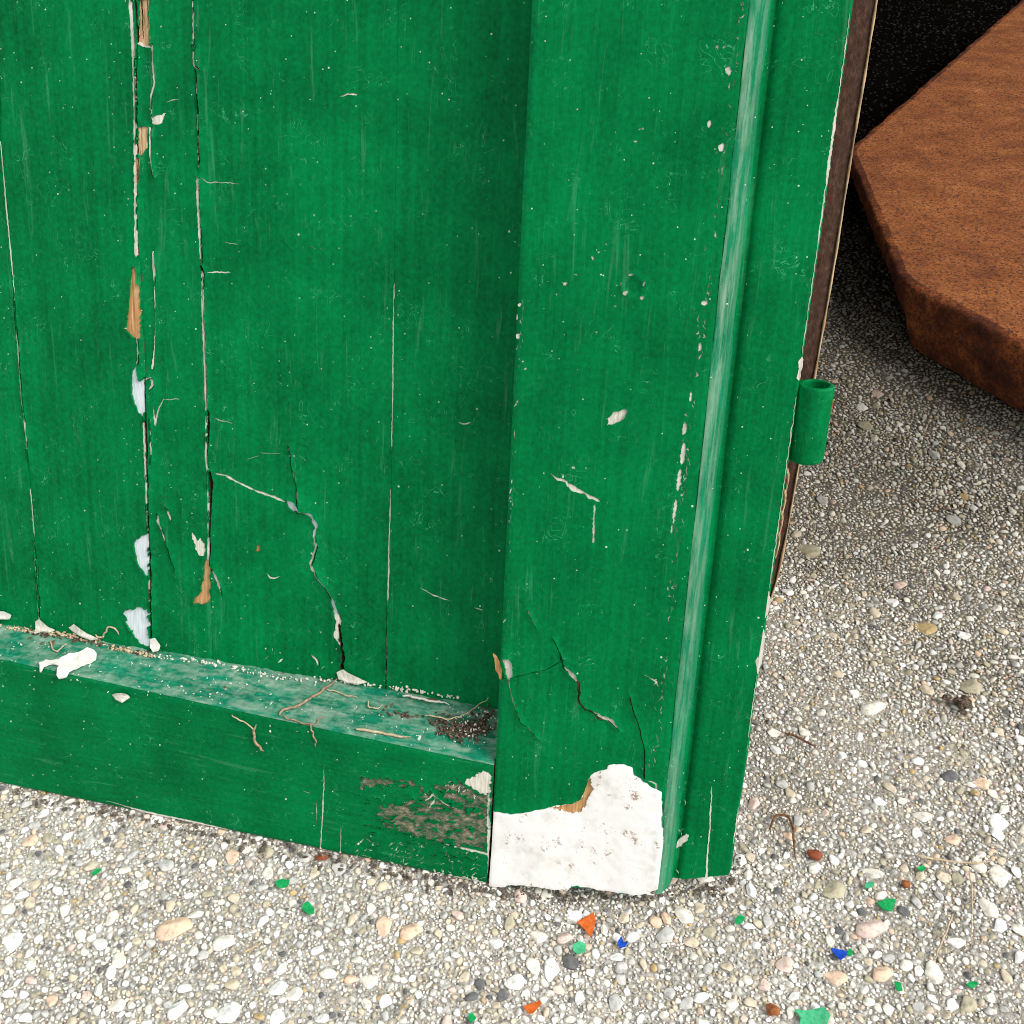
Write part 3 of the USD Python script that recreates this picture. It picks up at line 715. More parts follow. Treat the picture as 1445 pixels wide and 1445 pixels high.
for x0, y0, n, sx, sy in ((1072, 46, 30, 6, 22), (1000, 640, 14, 4, 30), (962, 985, 24, 5, 30), (955, 1180, 10, 7, 8), (945, 1140, 12, 9, 40), (935, 1232, 20, 22, 6)):
    for k in range(n):
        x, y = x0 + RNG.normal(0, sx), y0 + RNG.normal(0, sy)
        a = RNG.uniform(0, 3.14)
        ln = RNG.uniform(2, 8)
        web.append(crack([(x, y), (x + math.cos(a) * ln * 0.5, y + math.sin(a) * ln), (x + math.cos(a + 0.7) * ln, y + math.sin(a + 0.7) * ln * 1.3)], [0.4, 0.8, 0.35], RB, 1.2, seed=k, step=0.0006))
inner = sg.box(UR + 0.0086, 0.021, UE - 0.0014, TOP)
obj('dust_fibres', sheet(so.unary_union(web).intersection(inner), RB - 0.0004, 0.0009, fine=0.0005), 'fibre_dust', stile, kind='stuff')
scr = [crack([(1004, 1110), (1003, 1140), (1001, 1180), (998, 1205), (997, 1243)], [1, 2, 2.5, 2, 4], RB, 0.8, seed=31), P([(952, 1192), (958, 1184), (968, 1176), (973, 1180), (966, 1188), (957, 1196), (950, 1198)], RB, seed=32)]
for y0, y1, wd in ((20, 150, 1.0), (140, 262, 3.0), (250, 350, 1.6), (350, 500, 1.0), (505, 536, 5.0), (560, 700, 1.0), (700, 830, 1.2), (835, 870, 6.0), (888, 950, 7.0), (955, 1060, 1.0), (1140, 1190, 1.6)):
    ys = np.linspace(y0, y1, 6)
    uu = UE - 0.0007
    line = []
    for y in ys:
        xs = np.linspace(980, 1220, 400)
        us = [S(x, y, RB)[0] for x in xs]
        line.append((np.interp(uu, us, xs), y))
    wear.append(crack(line, [wd * 0.6, wd, wd * 1.2, wd, wd * 1.1, wd * 0.5], RB, 0.4, seed=y0))
obj('primer_wear', cat(sheet(so.unary_union(wear).intersection(sg.box(0, 0.022, UE + 0.0008, TOP)), RB - 0.0012, 0.0016, fine=0.0006), sheet(so.unary_union(scr).intersection(inner), RB - 0.0004, 0.0008, fine=0.0006)), 'primer', stile, kind='stuff')

# ---- the bottom rail
RL = -0.47
rail_poly = sg.Polygon([(RL, 0.0012), (-0.0014, 0.0012), (-0.0014, vf(0)), (-0.07, vf(-0.07)), (-0.146, vf(-0.146)), (-0.304, vf(-0.304)), (RL, vf(RL))])
rail_front = rough_poly(rail_poly, 0.00018, 0.002, seed=4, freq=160)
rail_body = sg.Polygon(np.array(rail_poly.exterior.coords) + [[0, 0]] * len(rail_poly.exterior.coords))
# section: front face, sloping ledge, back
us = np.linspace(RL, -0.0014, 60)
sec = []
for u in us:
    t = vf(u)
    sec.append([(u, 0.0016, -0.037), (u, 0.0016, -0.0015), (u, 0.0024, -0.0009), (u, t - 0.0008, -0.0009), (u, t - 0.0002, -0.0016), (u, VBASE + 0.0002, PW - 0.0008), (u, VBASE + 0.004, PW - 0.0016), (u, VBASE + 0.004, -0.037)])
sec = np.array(sec)
si = np.arange(len(us) * 8).reshape(-1, 8)
ring = np.r_[0:8, 0]
sf = np.stack([si[:-1][:, ring[:-1]], si[1:][:, ring[:-1]], si[1:][:, ring[1:]], si[:-1][:, ring[1:]]], -1).reshape(-1, 4)
tri = np.vstack([sf[:, [0, 1, 2]], sf[:, [0, 2, 3]], [[si[0, 0], si[0, i + 1], si[0, i]] for i in range(1, 7)], [[si[-1, 0], si[-1, i], si[-1, i + 1]] for i in range(1, 7)]])
rb = trimesh.Trimesh(loc(sec.reshape(-1, 3)), tri, process=False)
if rb.volume < 0:
    rb.invert()
rail = obj('bottom_rail', rb, 'old_board', shutter, smooth=25)
rot_a = P([(533, 1136), (556, 1134), (585, 1130), (604, 1126), (620, 1131), (648, 1140), (672, 1147), (691, 1152), (691, 1188), (684, 1202), (660, 1196), (640, 1190), (610, 1184), (590, 1180), (566, 1174), (545, 1170), (530, 1166), (540, 1152)], amp=0.0019, seed=41)
rot_b = P([(508, 1100), (520, 1097), (545, 1098), (572, 1102), (592, 1108), (602, 1118), (612, 1124), (598, 1124), (585, 1112), (560, 1108), (530, 1112), (512, 1110)], amp=0.0014, seed=42)
rot_c = P([(614, 1110), (632, 1106), (650, 1105), (668, 1116), (690, 1122), (691, 1148), (660, 1138), (630, 1128)], amp=0.0013, seed=43)
chip_w = P([(655, 1106), (662, 1099), (672, 1094), (682, 1088), (692, 1092), (692, 1118), (686, 1122), (676, 1119), (664, 1110)], amp=0.0006, seed=44)
gash = crack([(562, 1173), (590, 1180), (612, 1186), (632, 1192), (655, 1196), (688, 1204)], [2, 3, 4, 3, 4, 4], seed=45, jit=0.6)
r_primer = [chip_w, crack([(457, 1082), (457, 1110), (456, 1135), (454, 1165), (452, 1203)], [1, 2, 3, 2, 2.2], seed=46, jit=0.25), crack([(481, 1166), (481, 1184), (480, 1208)], [1, 2, 1.5], seed=47, jit=0.25),
            crack([(446, 1132), (447, 1145), (446, 1160)], [0.8, 1.4, 0.8], seed=48), crack([(425, 1115), (432, 1118), (440, 1121)], [1, 1.6, 1], seed=49),
            crack([(600, 1130), (612, 1122), (628, 1134), (645, 1142)], [1.5, 4, 2.5, 1], seed=50, jit=1), crack([(606, 1140), (614, 1128), (611, 1119), (622, 1124)], [2, 3, 2, 1], seed=51, jit=1),
            crack([(640, 1196), (660, 1199), (676, 1203), (690, 1206)], [1, 4, 4, 3], seed=52, jit=0.4), crack([(150, 1130), (210, 1147), (258, 1157), (300, 1167), (345, 1178)], [1, 3.5, 4, 3, 1], seed=53, jit=0.3),
            crack([(480, 1207), (520, 1214), (560, 1222), (620, 1234), (685, 1247)], [1.5, 2.5, 2, 2, 2], seed=54, jit=0.6), crack([(690, 1120), (689, 1150), (690, 1180), (690, 1240)], [3, 4, 5, 4], seed=55, jit=0.8)]
for k in range(210):                                      # scuffed speckle round the rotten end
    x, y = RNG.uniform(500, 688), RNG.uniform(1185, 1245)
    if y < 1220 + (x - 560) * 0.2 and y > 1172 + (x - 530) * 0.2:
        r_primer.append(crack([(x, y), (x + RNG.uniform(-5, 5), y + RNG.uniform(-4, 4)), (x + RNG.uniform(-7, 7), y + RNG.uniform(-5, 5))], [0.5, RNG.uniform(0.7, 1.9), 0.5], seed=k, jit=1.2, step=0.0005))
for k in range(60):
    x, y = RNG.uniform(595, 690), RNG.uniform(1085, 1125)
    r_primer.append(crack([(x, y), (x + RNG.uniform(-4, 4), y + RNG.uniform(-4, 4))], [0.5, 0.9], seed=k, jit=0.6, step=0.0006))
isl = []
for k in range(120):
    x, y = RNG.uniform(525, 692), RNG.uniform(1096, 1206)
    isl.append(crack([(x, y), (x + RNG.uniform(2, 8), y + RNG.uniform(-1, 3)), (x + RNG.uniform(5, 17), y + RNG.uniform(-1, 5))], [2, RNG.uniform(2, 7), 2], seed=k, jit=1.5))
isl = so.unary_union(isl)
rot_a, rot_b, rot_c = rot_a.difference(isl), rot_b.difference(isl), rot_c.difference(isl)
pits = []
for k in range(70):
    x, y = RNG.uniform(500, 690), RNG.uniform(1120, 1215)
    pits.append(crack([(x, y), (x + RNG.uniform(2, 6), y + RNG.uniform(-1, 2)), (x + RNG.uniform(4, 12), y + RNG.uniform(-1, 4))], [1, RNG.uniform(1, 4), 1], seed=k + 300, jit=1.2))
rot = so.unary_union([rot_a, rot_b, rot_c, *pits])
r_pr = so.unary_union(r_primer)
holes = so.unary_union([rot, gash, r_pr])


def rail_relief(u, v, d):
    return worn(seed=12, curl=0.0005)(u, v, d) - 0.0007 * np.exp(-np.maximum(vf(u) - v, 0) / 0.0007) - 0.0007 * np.exp(-np.maximum(v - 0.0012, 0) / 0.0007)


obj('paint_layer', sheet(rail_front.difference(holes), -0.0011, 0.0011, rail_relief, edge=so.unary_union([rot.boundary, gash.boundary]), coarse=0.0045), 'green_paint_rail', rail, smooth=40)
rot_face = rot_a.buffer(0.0004).intersection(sg.box(RL, 0.0014, -0.0015, vf(0) - 0.001))
for rp in (so.unary_union([rot_face, rot_b.buffer(0.0003), rot_c.buffer(0.0003), *pits]).intersection(rail_front),):
    rp = rp.difference(r_pr.buffer(0.0001))
    obj('rotten_patch', sheet(rp, -0.0026, 0.0021, (lambda u, v, d: np.maximum(lumpy(0.0016, 420, 4)(u, v, d), -0.00025)), fine=0.0006, coarse=0.001), 'rotten_wood', rail, smooth=50, kind='stuff')
obj('primer_chips', sheet(r_pr.buffer(0.0002).intersection(rail_front), -0.0016, 0.0014, lumpy(0.0003, 500, 5)), 'primer', rail, smooth=40, kind='stuff')
# the dusty sloping ledge
lu, lt = np.meshgrid(np.r_[np.linspace(RL, -0.33, 30), np.linspace(-0.329, -0.0014, 420)], np.linspace(0, 1, 30), indexing='ij')
lw = -0.0002 + lt * (PW - 0.0002)
hump = (fbm(np.stack([lu * 90, lt * 3, lu * 0], -1), 4, 6) - 0.5) * 0.0018 + (fbm(np.stack([lu * 500, lt * 12, lu * 0], -1), 3, 8) - 0.5) * 0.0009
hump *= np.clip(lt * 6, 0, 1)
ridge = 0.0008 * np.exp(-((lt - 0.42 - 0.05 * np.sin(lu * 40)) / 0.05) ** 2) * (lu > -0.12)
lv = vf(lu) + (VBASE - vf(lu)) * lt + 0.0004 + hump + ridge
lv -= 0.0006 * np.exp(-lt / 0.03)
li = np.arange(lu.size).reshape(lu.shape)
obj('ledge_paint', (loc(np.stack([lu, lv, lw + hump * 0.3], -1).reshape(-1, 3)), np.stack([li[:-1, :-1], li[1:, :-1], li[1:, 1:], li[:-1, 1:]], -1).reshape(-1, 4)), 'dusty_ledge_paint', rail, smooth=True)

# ---- the planks of the panel
J0 = [(-4, 0), (0, 200), (10, 310), (30, 560), (38, 645), (45, 720), (52, 800), (57, 900)]
J1 = [(187, 0), (190, 170), (194, 300), (199, 430), (206, 560), (209, 700), (212, 800), (214, 930)]
J2 = [(272, 0), (276, 120), (280, 240), (284, 380), (289, 480), (293, 585), (296, 700), (297, 800), (299, 850), (301, 940)]
J3 = [(562, 0), (559, 200), (556, 430), (554, 560), (552, 680), (549, 780), (547, 860), (545, 985)]


def joint(pts):
    p = np.array(SS(pts, PW))
    lo, hi = p[-1] + (p[-1] - p[-2]) * 0, p[0].copy()
    return [(p[0][0], TOP), *map(tuple, p), (p[-1][0], VBASE - 0.003)]


edges = [joint(j) for j in (J0, J1, J2, J3)]
um = -0.37
outer_left = [[(-0.47, TOP), (-0.47, VBASE - 0.003)], [(um, TOP), (um, VBASE - 0.003)]]
right_end = [(0.012, TOP), (0.012, VBASE - 0.003)]
lines = [*outer_left, *edges, right_end]
planks = [sg.Polygon(list(a) + list(b)[::-1]).buffer(0) for a, b in zip(lines[:-1], lines[1:])]
SLITS = []


def C(pts, wd, jit=0.4, seed=0):
    if seed >= 84 and max(wd) >= 2.4 and len(pts) > 2 and abs(pts[-1][1] - pts[0][1]) > abs(pts[-1][0] - pts[0][0]):
        off = np.mean(wd) * 0.5 + 0.7
        SLITS.append(crack([(x + off, y + 0.3 * off) for x, y in pts], [2.5] * len(pts), PW, jit, seed))
    return crack(pts, wd, PW, jit, seed)



Q = lambda pts, amp=0.0004, seed=0: P(pts, PW, amp, seed)  # noqa: E731
gaps = so.unary_union([                                    # open joints right through
    C([(194, 62), (193, 120), (194, 178)], [2.5, 2, 2.5], 0.2, 61), C([(192, 0), (194, 60)], [5, 5], 0.2, 62),
    C([(204, 533), (205, 560), (208, 640), (209, 700), (211, 760), (213, 830), (214, 925)], [3.5, 5, 4.5, 4, 5, 5.5, 5.5], 0.15, 63),
    C([(199, 0), (200, 30), (201, 54)], [3, 3, 2], 0.2, 59), C([(207, 0), (208, 40)], [1.6, 1.6], 0.2, 60),
    C([(277, 98), (280, 160), (281, 235)], [2, 4, 4.5], 0.25, 64), C([(285, 375), (289, 390)], [5, 3], 0.2, 65), C([(294, 580), (296, 595), (294, 640)], [5, 5, 2], 0.3, 66),
    C([(297, 665), (299, 680), (298, 700), (297, 740), (297, 800), (297, 812)], [6, 8, 6, 3.5, 3, 2], 0.2, 67), C([(56, 800), (57, 850), (58, 892)], [1, 2.2, 3], 0.2, 68),
    C([(280, 255), (284, 380), (290, 520), (292, 580)], [1.5, 1.7, 1.3, 1.5], 0.15, 69), C([(478, 880), (481, 900), (484, 925), (482, 947)], [5, 6, 8, 9], 0.5, 70),
    C([(547, 850), (546, 920), (545, 975)], [0.8, 2.2, 3], 0.25, 71)])
wood = so.unary_union([
    Q([(196, 0), (210, 0), (212, 30), (212, 62), (205, 66), (195, 58), (196, 30)], 0.0003, 72), Q([(195, 180), (209, 178), (209, 205), (204, 212), (198, 221), (193, 215)], 0.0004, 73),
    Q([(191, 222), (197, 222), (196, 262), (191, 258)], 0.0004, 74)])
orange = so.unary_union([Q([(186, 378), (192, 376), (193, 398), (197, 404), (198, 440), (198, 480), (193, 478), (184, 473), (178, 465), (182, 425), (184, 400)], 0.0003, 75),
                         Q([(290, 790), (297, 792), (297, 850), (285, 853), (272, 852), (273, 842), (282, 838), (287, 815)], 0.0004, 76), Q([(362, 770), (366, 768), (367, 775), (363, 780), (360, 777)], 0.0004, 77)])
blue = so.unary_union([Q([(192, 512), (186, 530), (186, 556), (193, 578), (203, 592), (205, 560), (204, 535), (196, 538)], 0.0004, 78), Q([(189, 764), (200, 756), (209, 752), (210, 816), (203, 808), (194, 795), (191, 780)], 0.0004, 79),
                       Q([(173, 863), (188, 858), (198, 856), (210, 862), (212, 912), (200, 910), (189, 898), (180, 880)], 0.0007, 80),
                       Q([(404, 705), (418, 709), (424, 722), (414, 722), (406, 714)], 0.0004, 81), C([(432, 724), (440, 728), (446, 742), (443, 760)], [4, 8, 7, 4], 0.8, 82),
                       C([(446, 815), (462, 832), (470, 848), (475, 866)], [3, 5, 7, 6], 0.8, 83)])
prim = so.unary_union([
    C([(183, 0), (185, 20), (187, 60), (189, 120), (190, 200)], [6, 6, 5, 4, 4], 0.15, 84), C([(190, 200), (191, 300), (192, 360)], [4, 5, 6], 0.4, 85), C([(193, 478), (195, 500), (192, 515)], [5, 5, 2], 0.5, 86),
    C([(214, 62), (216, 100), (218, 118), (213, 135), (213, 165)], [2.5, 2.5, 3, 2, 1.5], 0.2, 87), C([(195, 60), (203, 63), (212, 66)], [4, 6, 4], 0.3, 88), C([(211, 180), (212, 225), (216, 250)], [2, 2.5, 1], 0.3, 89),
    Q([(214, 165), (225, 162), (233, 160), (229, 173), (222, 176), (215, 174)], 0.0003, 90), C([(236, 144), (243, 140), (252, 141)], [1.2, 2.2, 1], 0.4, 91), C([(216, 355), (217, 378), (218, 398)], [3, 5, 2], 0.15, 92),
    C([(218, 405), (219, 450), (218, 490), (214, 520)], [0.8, 0.8, 1.4, 2.2], 0.4, 93), C([(204, 535), (213, 533), (216, 543), (210, 550)], [2, 5, 5, 2], 0.4, 94), C([(216, 575), (219, 600), (223, 580), (230, 564), (253, 563)], [3, 4, 3, 1.5, 1.2], 0.3, 95),
    C([(202, 592), (203, 620), (206, 700), (208, 750)], [2, 3, 2.5, 1.5], 0.3, 96), C([(211, 590), (213, 645), (211, 655)], [1.5, 3.5, 1], 0.4, 97), C([(210, 816), (210, 855)], [2, 2], 0.3, 98),
    C([(222, 724), (224, 738), (228, 748), (236, 775), (246, 808)], [3, 6, 3, 1.2, 0.6], 0.4, 99), C([(233, 715), (238, 726), (241, 734)], [2, 4, 3], 0.3, 100), Q([(270, 750), (275, 756), (277, 762), (283, 760), (290, 774), (288, 786), (279, 781), (273, 764)], 0.0005, 101),
    C([(298, 802), (303, 812), (309, 826), (312, 838)], [2, 5, 5, 2.5], 0.8, 102),
    C([(271, 0), (273, 40), (274, 88)], [2, 3, 2], 1.2, 103), C([(271, 62), (273, 92), (280, 98)], [1.5, 3, 3], 0.5, 104), C([(276, 110), (279, 200), (280, 240)], [0.8, 1.5, 1.2], 0.5, 105),
    C([(278, 250), (280, 300), (282, 345), (284, 372)], [4.5, 5, 4.5, 3], 0.15, 106), C([(285, 380), (286, 430), (288, 490), (291, 580)], [3, 4.5, 4.5, 4], 0.25, 107), C([(291, 585), (290, 650), (293, 672), (294, 740), (293, 800)], [3, 3, 2.5, 3, 4], 0.3, 108),
    C([(282, 250), (292, 257), (310, 257), (340, 260)], [2, 2.2, 1.4, 0.6], 0.3, 109), C([(292, 384), (308, 384), (324, 384)], [1.5, 2.4, 1.5], 0.2, 110), C([(298, 589), (312, 593), (330, 598)], [1.2, 1.8, 0.8], 0.3, 111),
    C([(302, 668), (318, 671), (336, 681), (362, 693), (388, 702), (404, 709)], [2, 4, 4, 3.6, 4, 4], 0.6, 112), C([(420, 723), (436, 726)], [4, 4], 0.5, 113),
    C([(443, 758), (446, 772), (440, 790), (437, 797), (446, 815)], [5, 5, 4, 5, 5], 1.0, 114), C([(472, 862), (478, 875), (474, 900), (481, 912)], [6, 10, 8, 4], 0.6, 115), C([(421, 715), (418, 690), (410, 655), (406, 628)], [3, 1.6, 1.0, 1.0], 0.6, 116),
    C([(0, 200), (10, 310), (22, 430)], [0.8, 1.8, 1.6], 0.15, 117), C([(20, 420), (30, 560), (37, 620), (39, 650)], [2.4, 2.8, 4, 2.5], 0.15, 118), C([(42, 690), (46, 730), (49, 770)], [0.7, 1.3, 0.9], 0.5, 119), C([(47, 762), (52, 830), (56, 890)], [2, 2.5, 3], 0.2, 120),
    C([(556, 400), (555, 450), (554, 560), (552, 640)], [0.7, 1.6, 1.5, 0.8], 0.12, 121), C([(551, 690), (549, 770), (547, 860), (546, 910)], [1, 2.2, 2, 2], 0.2, 122), C([(546, 900), (545, 970)], [2.6, 2.2], 0.4, 123),
    C([(478, 136), (490, 133), (503, 134)], [1, 3, 3], 0.8, 124), C([(526, 170), (522, 160)], [1.2, 1], 0.5, 125), C([(647, 597), (655, 599), (664, 596)], [1.5, 2.5, 1.5], 0.4, 126), C([(590, 828), (612, 840), (634, 848)], [0.8, 2.2, 2], 0.4, 127), C([(670, 858), (680, 861)], [1.5, 2], 0.3, 128),
    C([(376, 810), (382, 816), (395, 814)], [1.5, 3, 1], 0.8, 129), C([(393, 935), (398, 930)], [3, 3], 0.5, 130), C([(440, 925), (447, 932), (448, 938)], [5, 5, 4], 0.4, 131), C([(318, 342), (336, 345)], [0.8, 1.2], 0.3, 132), C([(435, 345), (446, 352)], [1, 1.4], 0.3, 133),
    C([(367, 639), (381, 640), (396, 640)], [0.8, 1.1, 0.7], 0.3, 134), C([(349, 648), (365, 643)], [0.7, 0.7], 0.3, 135)])
for k in range(70):
    x, y = RNG.normal(300, 120), 960 - abs(RNG.normal(0, 45))
    if 60 < x < 470:
        prim = prim.union(C([(x, y), (x + RNG.uniform(-4, 4), y + RNG.uniform(-5, 5))], [1.0, RNG.uniform(0.6, 2.2)], 0.8, 140 + k))
gaps = so.unary_union([gaps, *SLITS])
allholes = so.unary_union([gaps, wood, orange, blue, prim])
strong = so.unary_union([gaps.boundary, wood.boundary, orange.boundary, blue.boundary])
# film over the narrow bead beside the split joint lies a little lower than the rest
bead = sg.Polygon(SS([(193, 60), (212, 66), (218, 118), (214, 170), (211, 225), (216, 300), (217, 400), (216, 530), (204, 535), (198, 470), (197, 300), (196, 222)], PW))


blis = [(*S(428, 712, PW), 0.0016, 0.006), (*S(330, 900, PW), 0.0012, 0.012), (*S(470, 930, PW), -0.0010, 0.010), (*S(260, 870, PW), 0.0006, 0.008), (*S(600, 440, PW), -0.0004, 0.006)]


def plank_relief(k, poly):
    b = poly.boundary

    def f(u, v, d):
        h = worn(seed=20 + k, curl=0.0009, wave=0.00030, reach=0.0018)(u, v, d)
        q = shapely.points(np.stack([u, v], 1))
        h = h - (0.0005 if k < 4 else 0.00012) * np.exp(-shapely.distance(q, b) / 0.0006)
        h = h - 0.0009 * np.exp(-shapely.distance(q, bead) / 0.0004)
        for bu, bv, a, r in blis:
            h = h + a * np.exp(-((u - bu) ** 2 + (v - bv) ** 2) / r ** 2)
        return h
    return f


for k, pl in enumerate(planks):
    body = pl.buffer(-0.00008).difference(gaps)
    path = obj('plank', block(body, PW - 0.010, PW - 0.0010), 'old_board', shutter)
    reg = pl.buffer(-0.00006)
    film = reg.difference(allholes)
    film = so.unary_union([g for g in getattr(film, 'geoms', [film]) if g.area > 3e-7])
    obj('paint_layer', sheet(film, PW - 0.0012, 0.0012, plank_relief(k, pl), edge=strong if k > 1 else None, coarse=0.0045), 'green_paint', path, smooth=40)
    for nm, geo, m, hgt in (('bare_patch', wood, 'bare_wood', 0.0005), ('stained_patch', orange, 'orange_wood', 0.0006), ('undercoat_patch', blue, 'blue_primer', 0.0008), ('primer_chips', prim, 'primer', 0.0010)):
        g = geo.buffer(0.00012).intersection(reg).difference(gaps)
        if nm == 'primer_chips':
            g = g.difference(so.unary_union([wood, orange, blue]))
        elif nm == 'undercoat_patch':
            g = g.difference(so.unary_union([wood, orange]).buffer(0.0002))
        one = [x for x in getattr(g, 'geoms', [g]) if x.area > (3e-8 if nm == 'primer_chips' else 3e-7)]
        for x in ([so.unary_union(one)] if nm == 'primer_chips' and one else one):
            obj(nm, sheet(x, PW - 0.0012, hgt, lumpy(0.00018, 400, k), fine=0.0007, coarse=0.002), m, path, smooth=45, kind='stuff' if nm == 'primer_chips' else None)
# far stile and top rail, beyond the picture
obj('stile', stile_body(-0.47, mirror=True), 'green_paint', shutter, smooth=32)
obj('top_rail', block(sg.box(-0.469, TOP - 0.09, -0.001, TOP), -0.034, -0.0006), 'green_paint_rail', shutter)

# ---- the hinge on the outer edge
hc = (S(1150, 548, -0.020) + S(1143, 640, -0.020)) / 2
h_top, h_bot = S(1150, 540, -0.020)[1], S(1140, 654, -0.020)[1]
hu = S(1150, 548, -0.020)[0] + 0.0004


def barrel(r0, r1, v0, v1, u0, w0):
    n = 40
    prof = [(r1 - 0.0012, v0), (r1 - 0.0003, v0 + 0.0006), (r1, v0 + 0.002), (r1, v1 - 0.0012), (r1 - 0.0004, v1 - 0.0003), (r1 - 0.001, v1), (r0 + 0.0006, v1), (r0, v1 - 0.0008), (r0, v0), ]
    a = np.arange(n) * 2 * np.pi / n
    p = np.array([[(u0 + r * math.cos(t), v, w0 + r * math.sin(t)) for t in a] for r, v in prof])
    p[..., 2] += (p[..., 1] - (v0 + v1) / 2) * 0.16        # the knuckle has been bent a little outwards
    p[..., 1] -= (p[..., 2] - w0) * 0.16
    p += ((fbm(p * 300, 2, 4) - 0.5) * 0.0005)[..., None]
    m = len(prof)
    i = np.arange(m * n).reshape(m, n)
    nx = np.roll(i, -1, 1)
    j = np.roll(np.arange(m), -1)
    f = np.stack([i, nx, nx[j], i[j]], -1).reshape(-1, 4)
    t = trimesh.Trimesh(loc(p.reshape(-1, 3)), np.vstack([f[:, [0, 1, 2]], f[:, [0, 2, 3]]]), process=False)
    if t.volume < 0:
        t.invert()
    return t


hinge = obj('hinge_barrel', barrel(0.0057, 0.0083, h_bot, h_top, hu, -0.0225), 'green_paint', shutter, smooth=40)
obj('rust_spot', tube(smooth_line([loc((hu + 0.0084 * math.cos(0.25), h_top - 0.007 - t * 0.007, -0.0225 + 0.0084 * math.sin(0.25))) for t in np.linspace(0, 1, 5)], 14, 0.0009, 3), 0.0006), 'rust_chip', hinge)
obj('hinge_leaf', block(sg.box(UE - 0.0005, h_bot + 0.001, hu - 0.004, h_top - 0.001), -0.0320, -0.0295), 'green_paint', shutter)
for k, vv in enumerate(np.linspace(h_bot - 0.003, h_bot - 0.035, 4)):
    obj('wood_splinter', tube(loc(smooth_line([(UE - 0.0002, vv, -0.018), (UE + 0.0012, vv - 0.006, -0.0195 - k * 0.001), (UE + 0.0004, vv - 0.014, -0.021)], 12, 0.0005, k)), np.linspace(0.0009, 0.0002, 12)), 'bare_wood', shutter)

# ------------------------------------------------------------------ the brown board behind
bw = -0.050
bs = SS([(1238, 0), (1222, 100), (1203, 215), (1178, 372), (1150, 535), (1128, 660), (1108, 770), (1092, 836), (1076, 872), (1050, 910)], bw)
tan_edge = [(p[0], p[1]) for p in bs]
slope = (bs[-1][0] - bs[0][0]) / (bs[-1][1] - bs[0][1])
vlo = bs[-1][1] - 0.02
outline = [(bs[0][0] - slope * (bs[0][1] - 0.80), 0.80), *bs, (bs[-1][0] + slope * (vlo - bs[-1][1]), vlo), (-0.08, vlo), (-0.08, 0.80)]
board_poly = rough_poly(sg.Polygon(outline).buffer(0), 0.0007, 0.0025, seed=8, freq=200)
board = thing('brown_board', rot=(-math.degrees(LEAN), 0, 0), label='dark brown rough board standing behind the right edge of the shutter', category='board')
obj('board_face', sheet(board_poly, bw - 0.007, 0.007, lumpy(0.0005, 350, 3, pull=0.0006, reach=0.0008), fine=0.0022, coarse=0.004), 'brown_board_look', board, smooth=50)
edge_line = np.array(board_poly.intersection(sg.box(-1, 0.03, 1, 0.8)).exterior.coords)
el = smooth_line([(p[0] - 0.0003, p[1], bw + 0.0001) for p in [outline[0], *bs, outline[len(bs) + 1]]], 160, 0.0006, 5)
obj('worn_edge', tube(loc(el), 0.0001 + 0.0009 * fbm(np.c_[np.arange(160) * 0.51, np.zeros(160), np.zeros(160)], 3, 2), 6), 'board_edge_look', board, smooth=True)

# ------------------------------------------------------------------ the rusty plate
HP = 0.067
A, B, Cc, Z = (G(1190, 210, HP)[:2], G(1264, 394, HP)[:2], G(1445, 492, HP)[:2], G(1445, -8, HP)[:2])
dBC = (Cc - B) / np.linalg.norm(Cc - B)
ring_ = [Z, A, B, B + dBC * 0.40, (0.86, 0.30), (1.22, 0.52), (1.40, 0.95), (1.32, 1.45), (0.98, 1.88)]
pp = sg.Polygon(ring_)
pp = pp.buffer(-0.075).buffer(0.075, quad_segs=14).segmentize(0.012)
rr_ = np.array(pp.exterior.coords)[:-1]
if sg.LinearRing(rr_).is_ccw is False:
    rr_ = rr_[::-1]
layers = [(0.010, 0.0015), (0.0065, 0.008), (0.003, 0.02), (0.001, 0.034), (0.0, HP - 0.012), (0.0018, HP - 0.006), (0.0045, HP - 0.0025), (0.008, HP - 0.0006), (0.014, HP)]
nr = np.roll(rr_, -1, 0) - np.roll(rr_, 1, 0)
nr = np.stack([-nr[:, 1], nr[:, 0]], 1) / np.linalg.norm(nr, axis=1)[:, None]
rows = []
for off, z in layers:
    p = rr_ + nr * (off + (HP - z) * 0.42 * np.clip((nr[:, 0] - 0.72) / 0.24, 0, 1))[:, None]
    q = np.c_[p, np.full(len(p), z)]
    j = (fbm(q * 75, 4, 9) - 0.5) * 0.0075
    q[:, :2] += nr * j[:, None] * (1 if z < HP - 0.002 else 0.4)
    rows.append(q)
rows = np.array(rows)
m, n = rows.shape[:2]
i = np.arange(m * n).reshape(m, n)
nx = np.roll(i, -1, 1)
f = np.stack([i[:-1], nx[:-1], nx[1:], i[1:]], -1).reshape(-1, 4)
plate = thing('rusty_plate', label='thick rusted steel plate with cut corners lying on the paving', category='steel plate')
obj('rim', trimesh.Trimesh(rows.reshape(-1, 3), np.vstack([f[:, [0, 1, 2]], f[:, [0, 2, 3]]]), process=False), 'rust_rim_look', plate, smooth=40)
inner_ring = rows[-1][:, :2]
tp = sg.Polygon(inner_ring)
x0, y0, x1, y1 = tp.bounds
xs, ys = np.meshgrid(np.arange(x0, x1, 0.014), np.arange(y0, y1, 0.014))
qq = np.stack([xs.ravel(), ys.ravel()], 1) + RNG.uniform(-0.003, 0.003, (xs.size, 2))
qq = qq[shapely.contains_xy(tp.buffer(-0.006), qq[:, 0], qq[:, 1])]
pts = np.vstack([inner_ring, qq])
tr = Delaunay(pts).simplices
c = pts[tr].mean(1)
tr = tr[shapely.contains_xy(tp, c[:, 0], c[:, 1])]
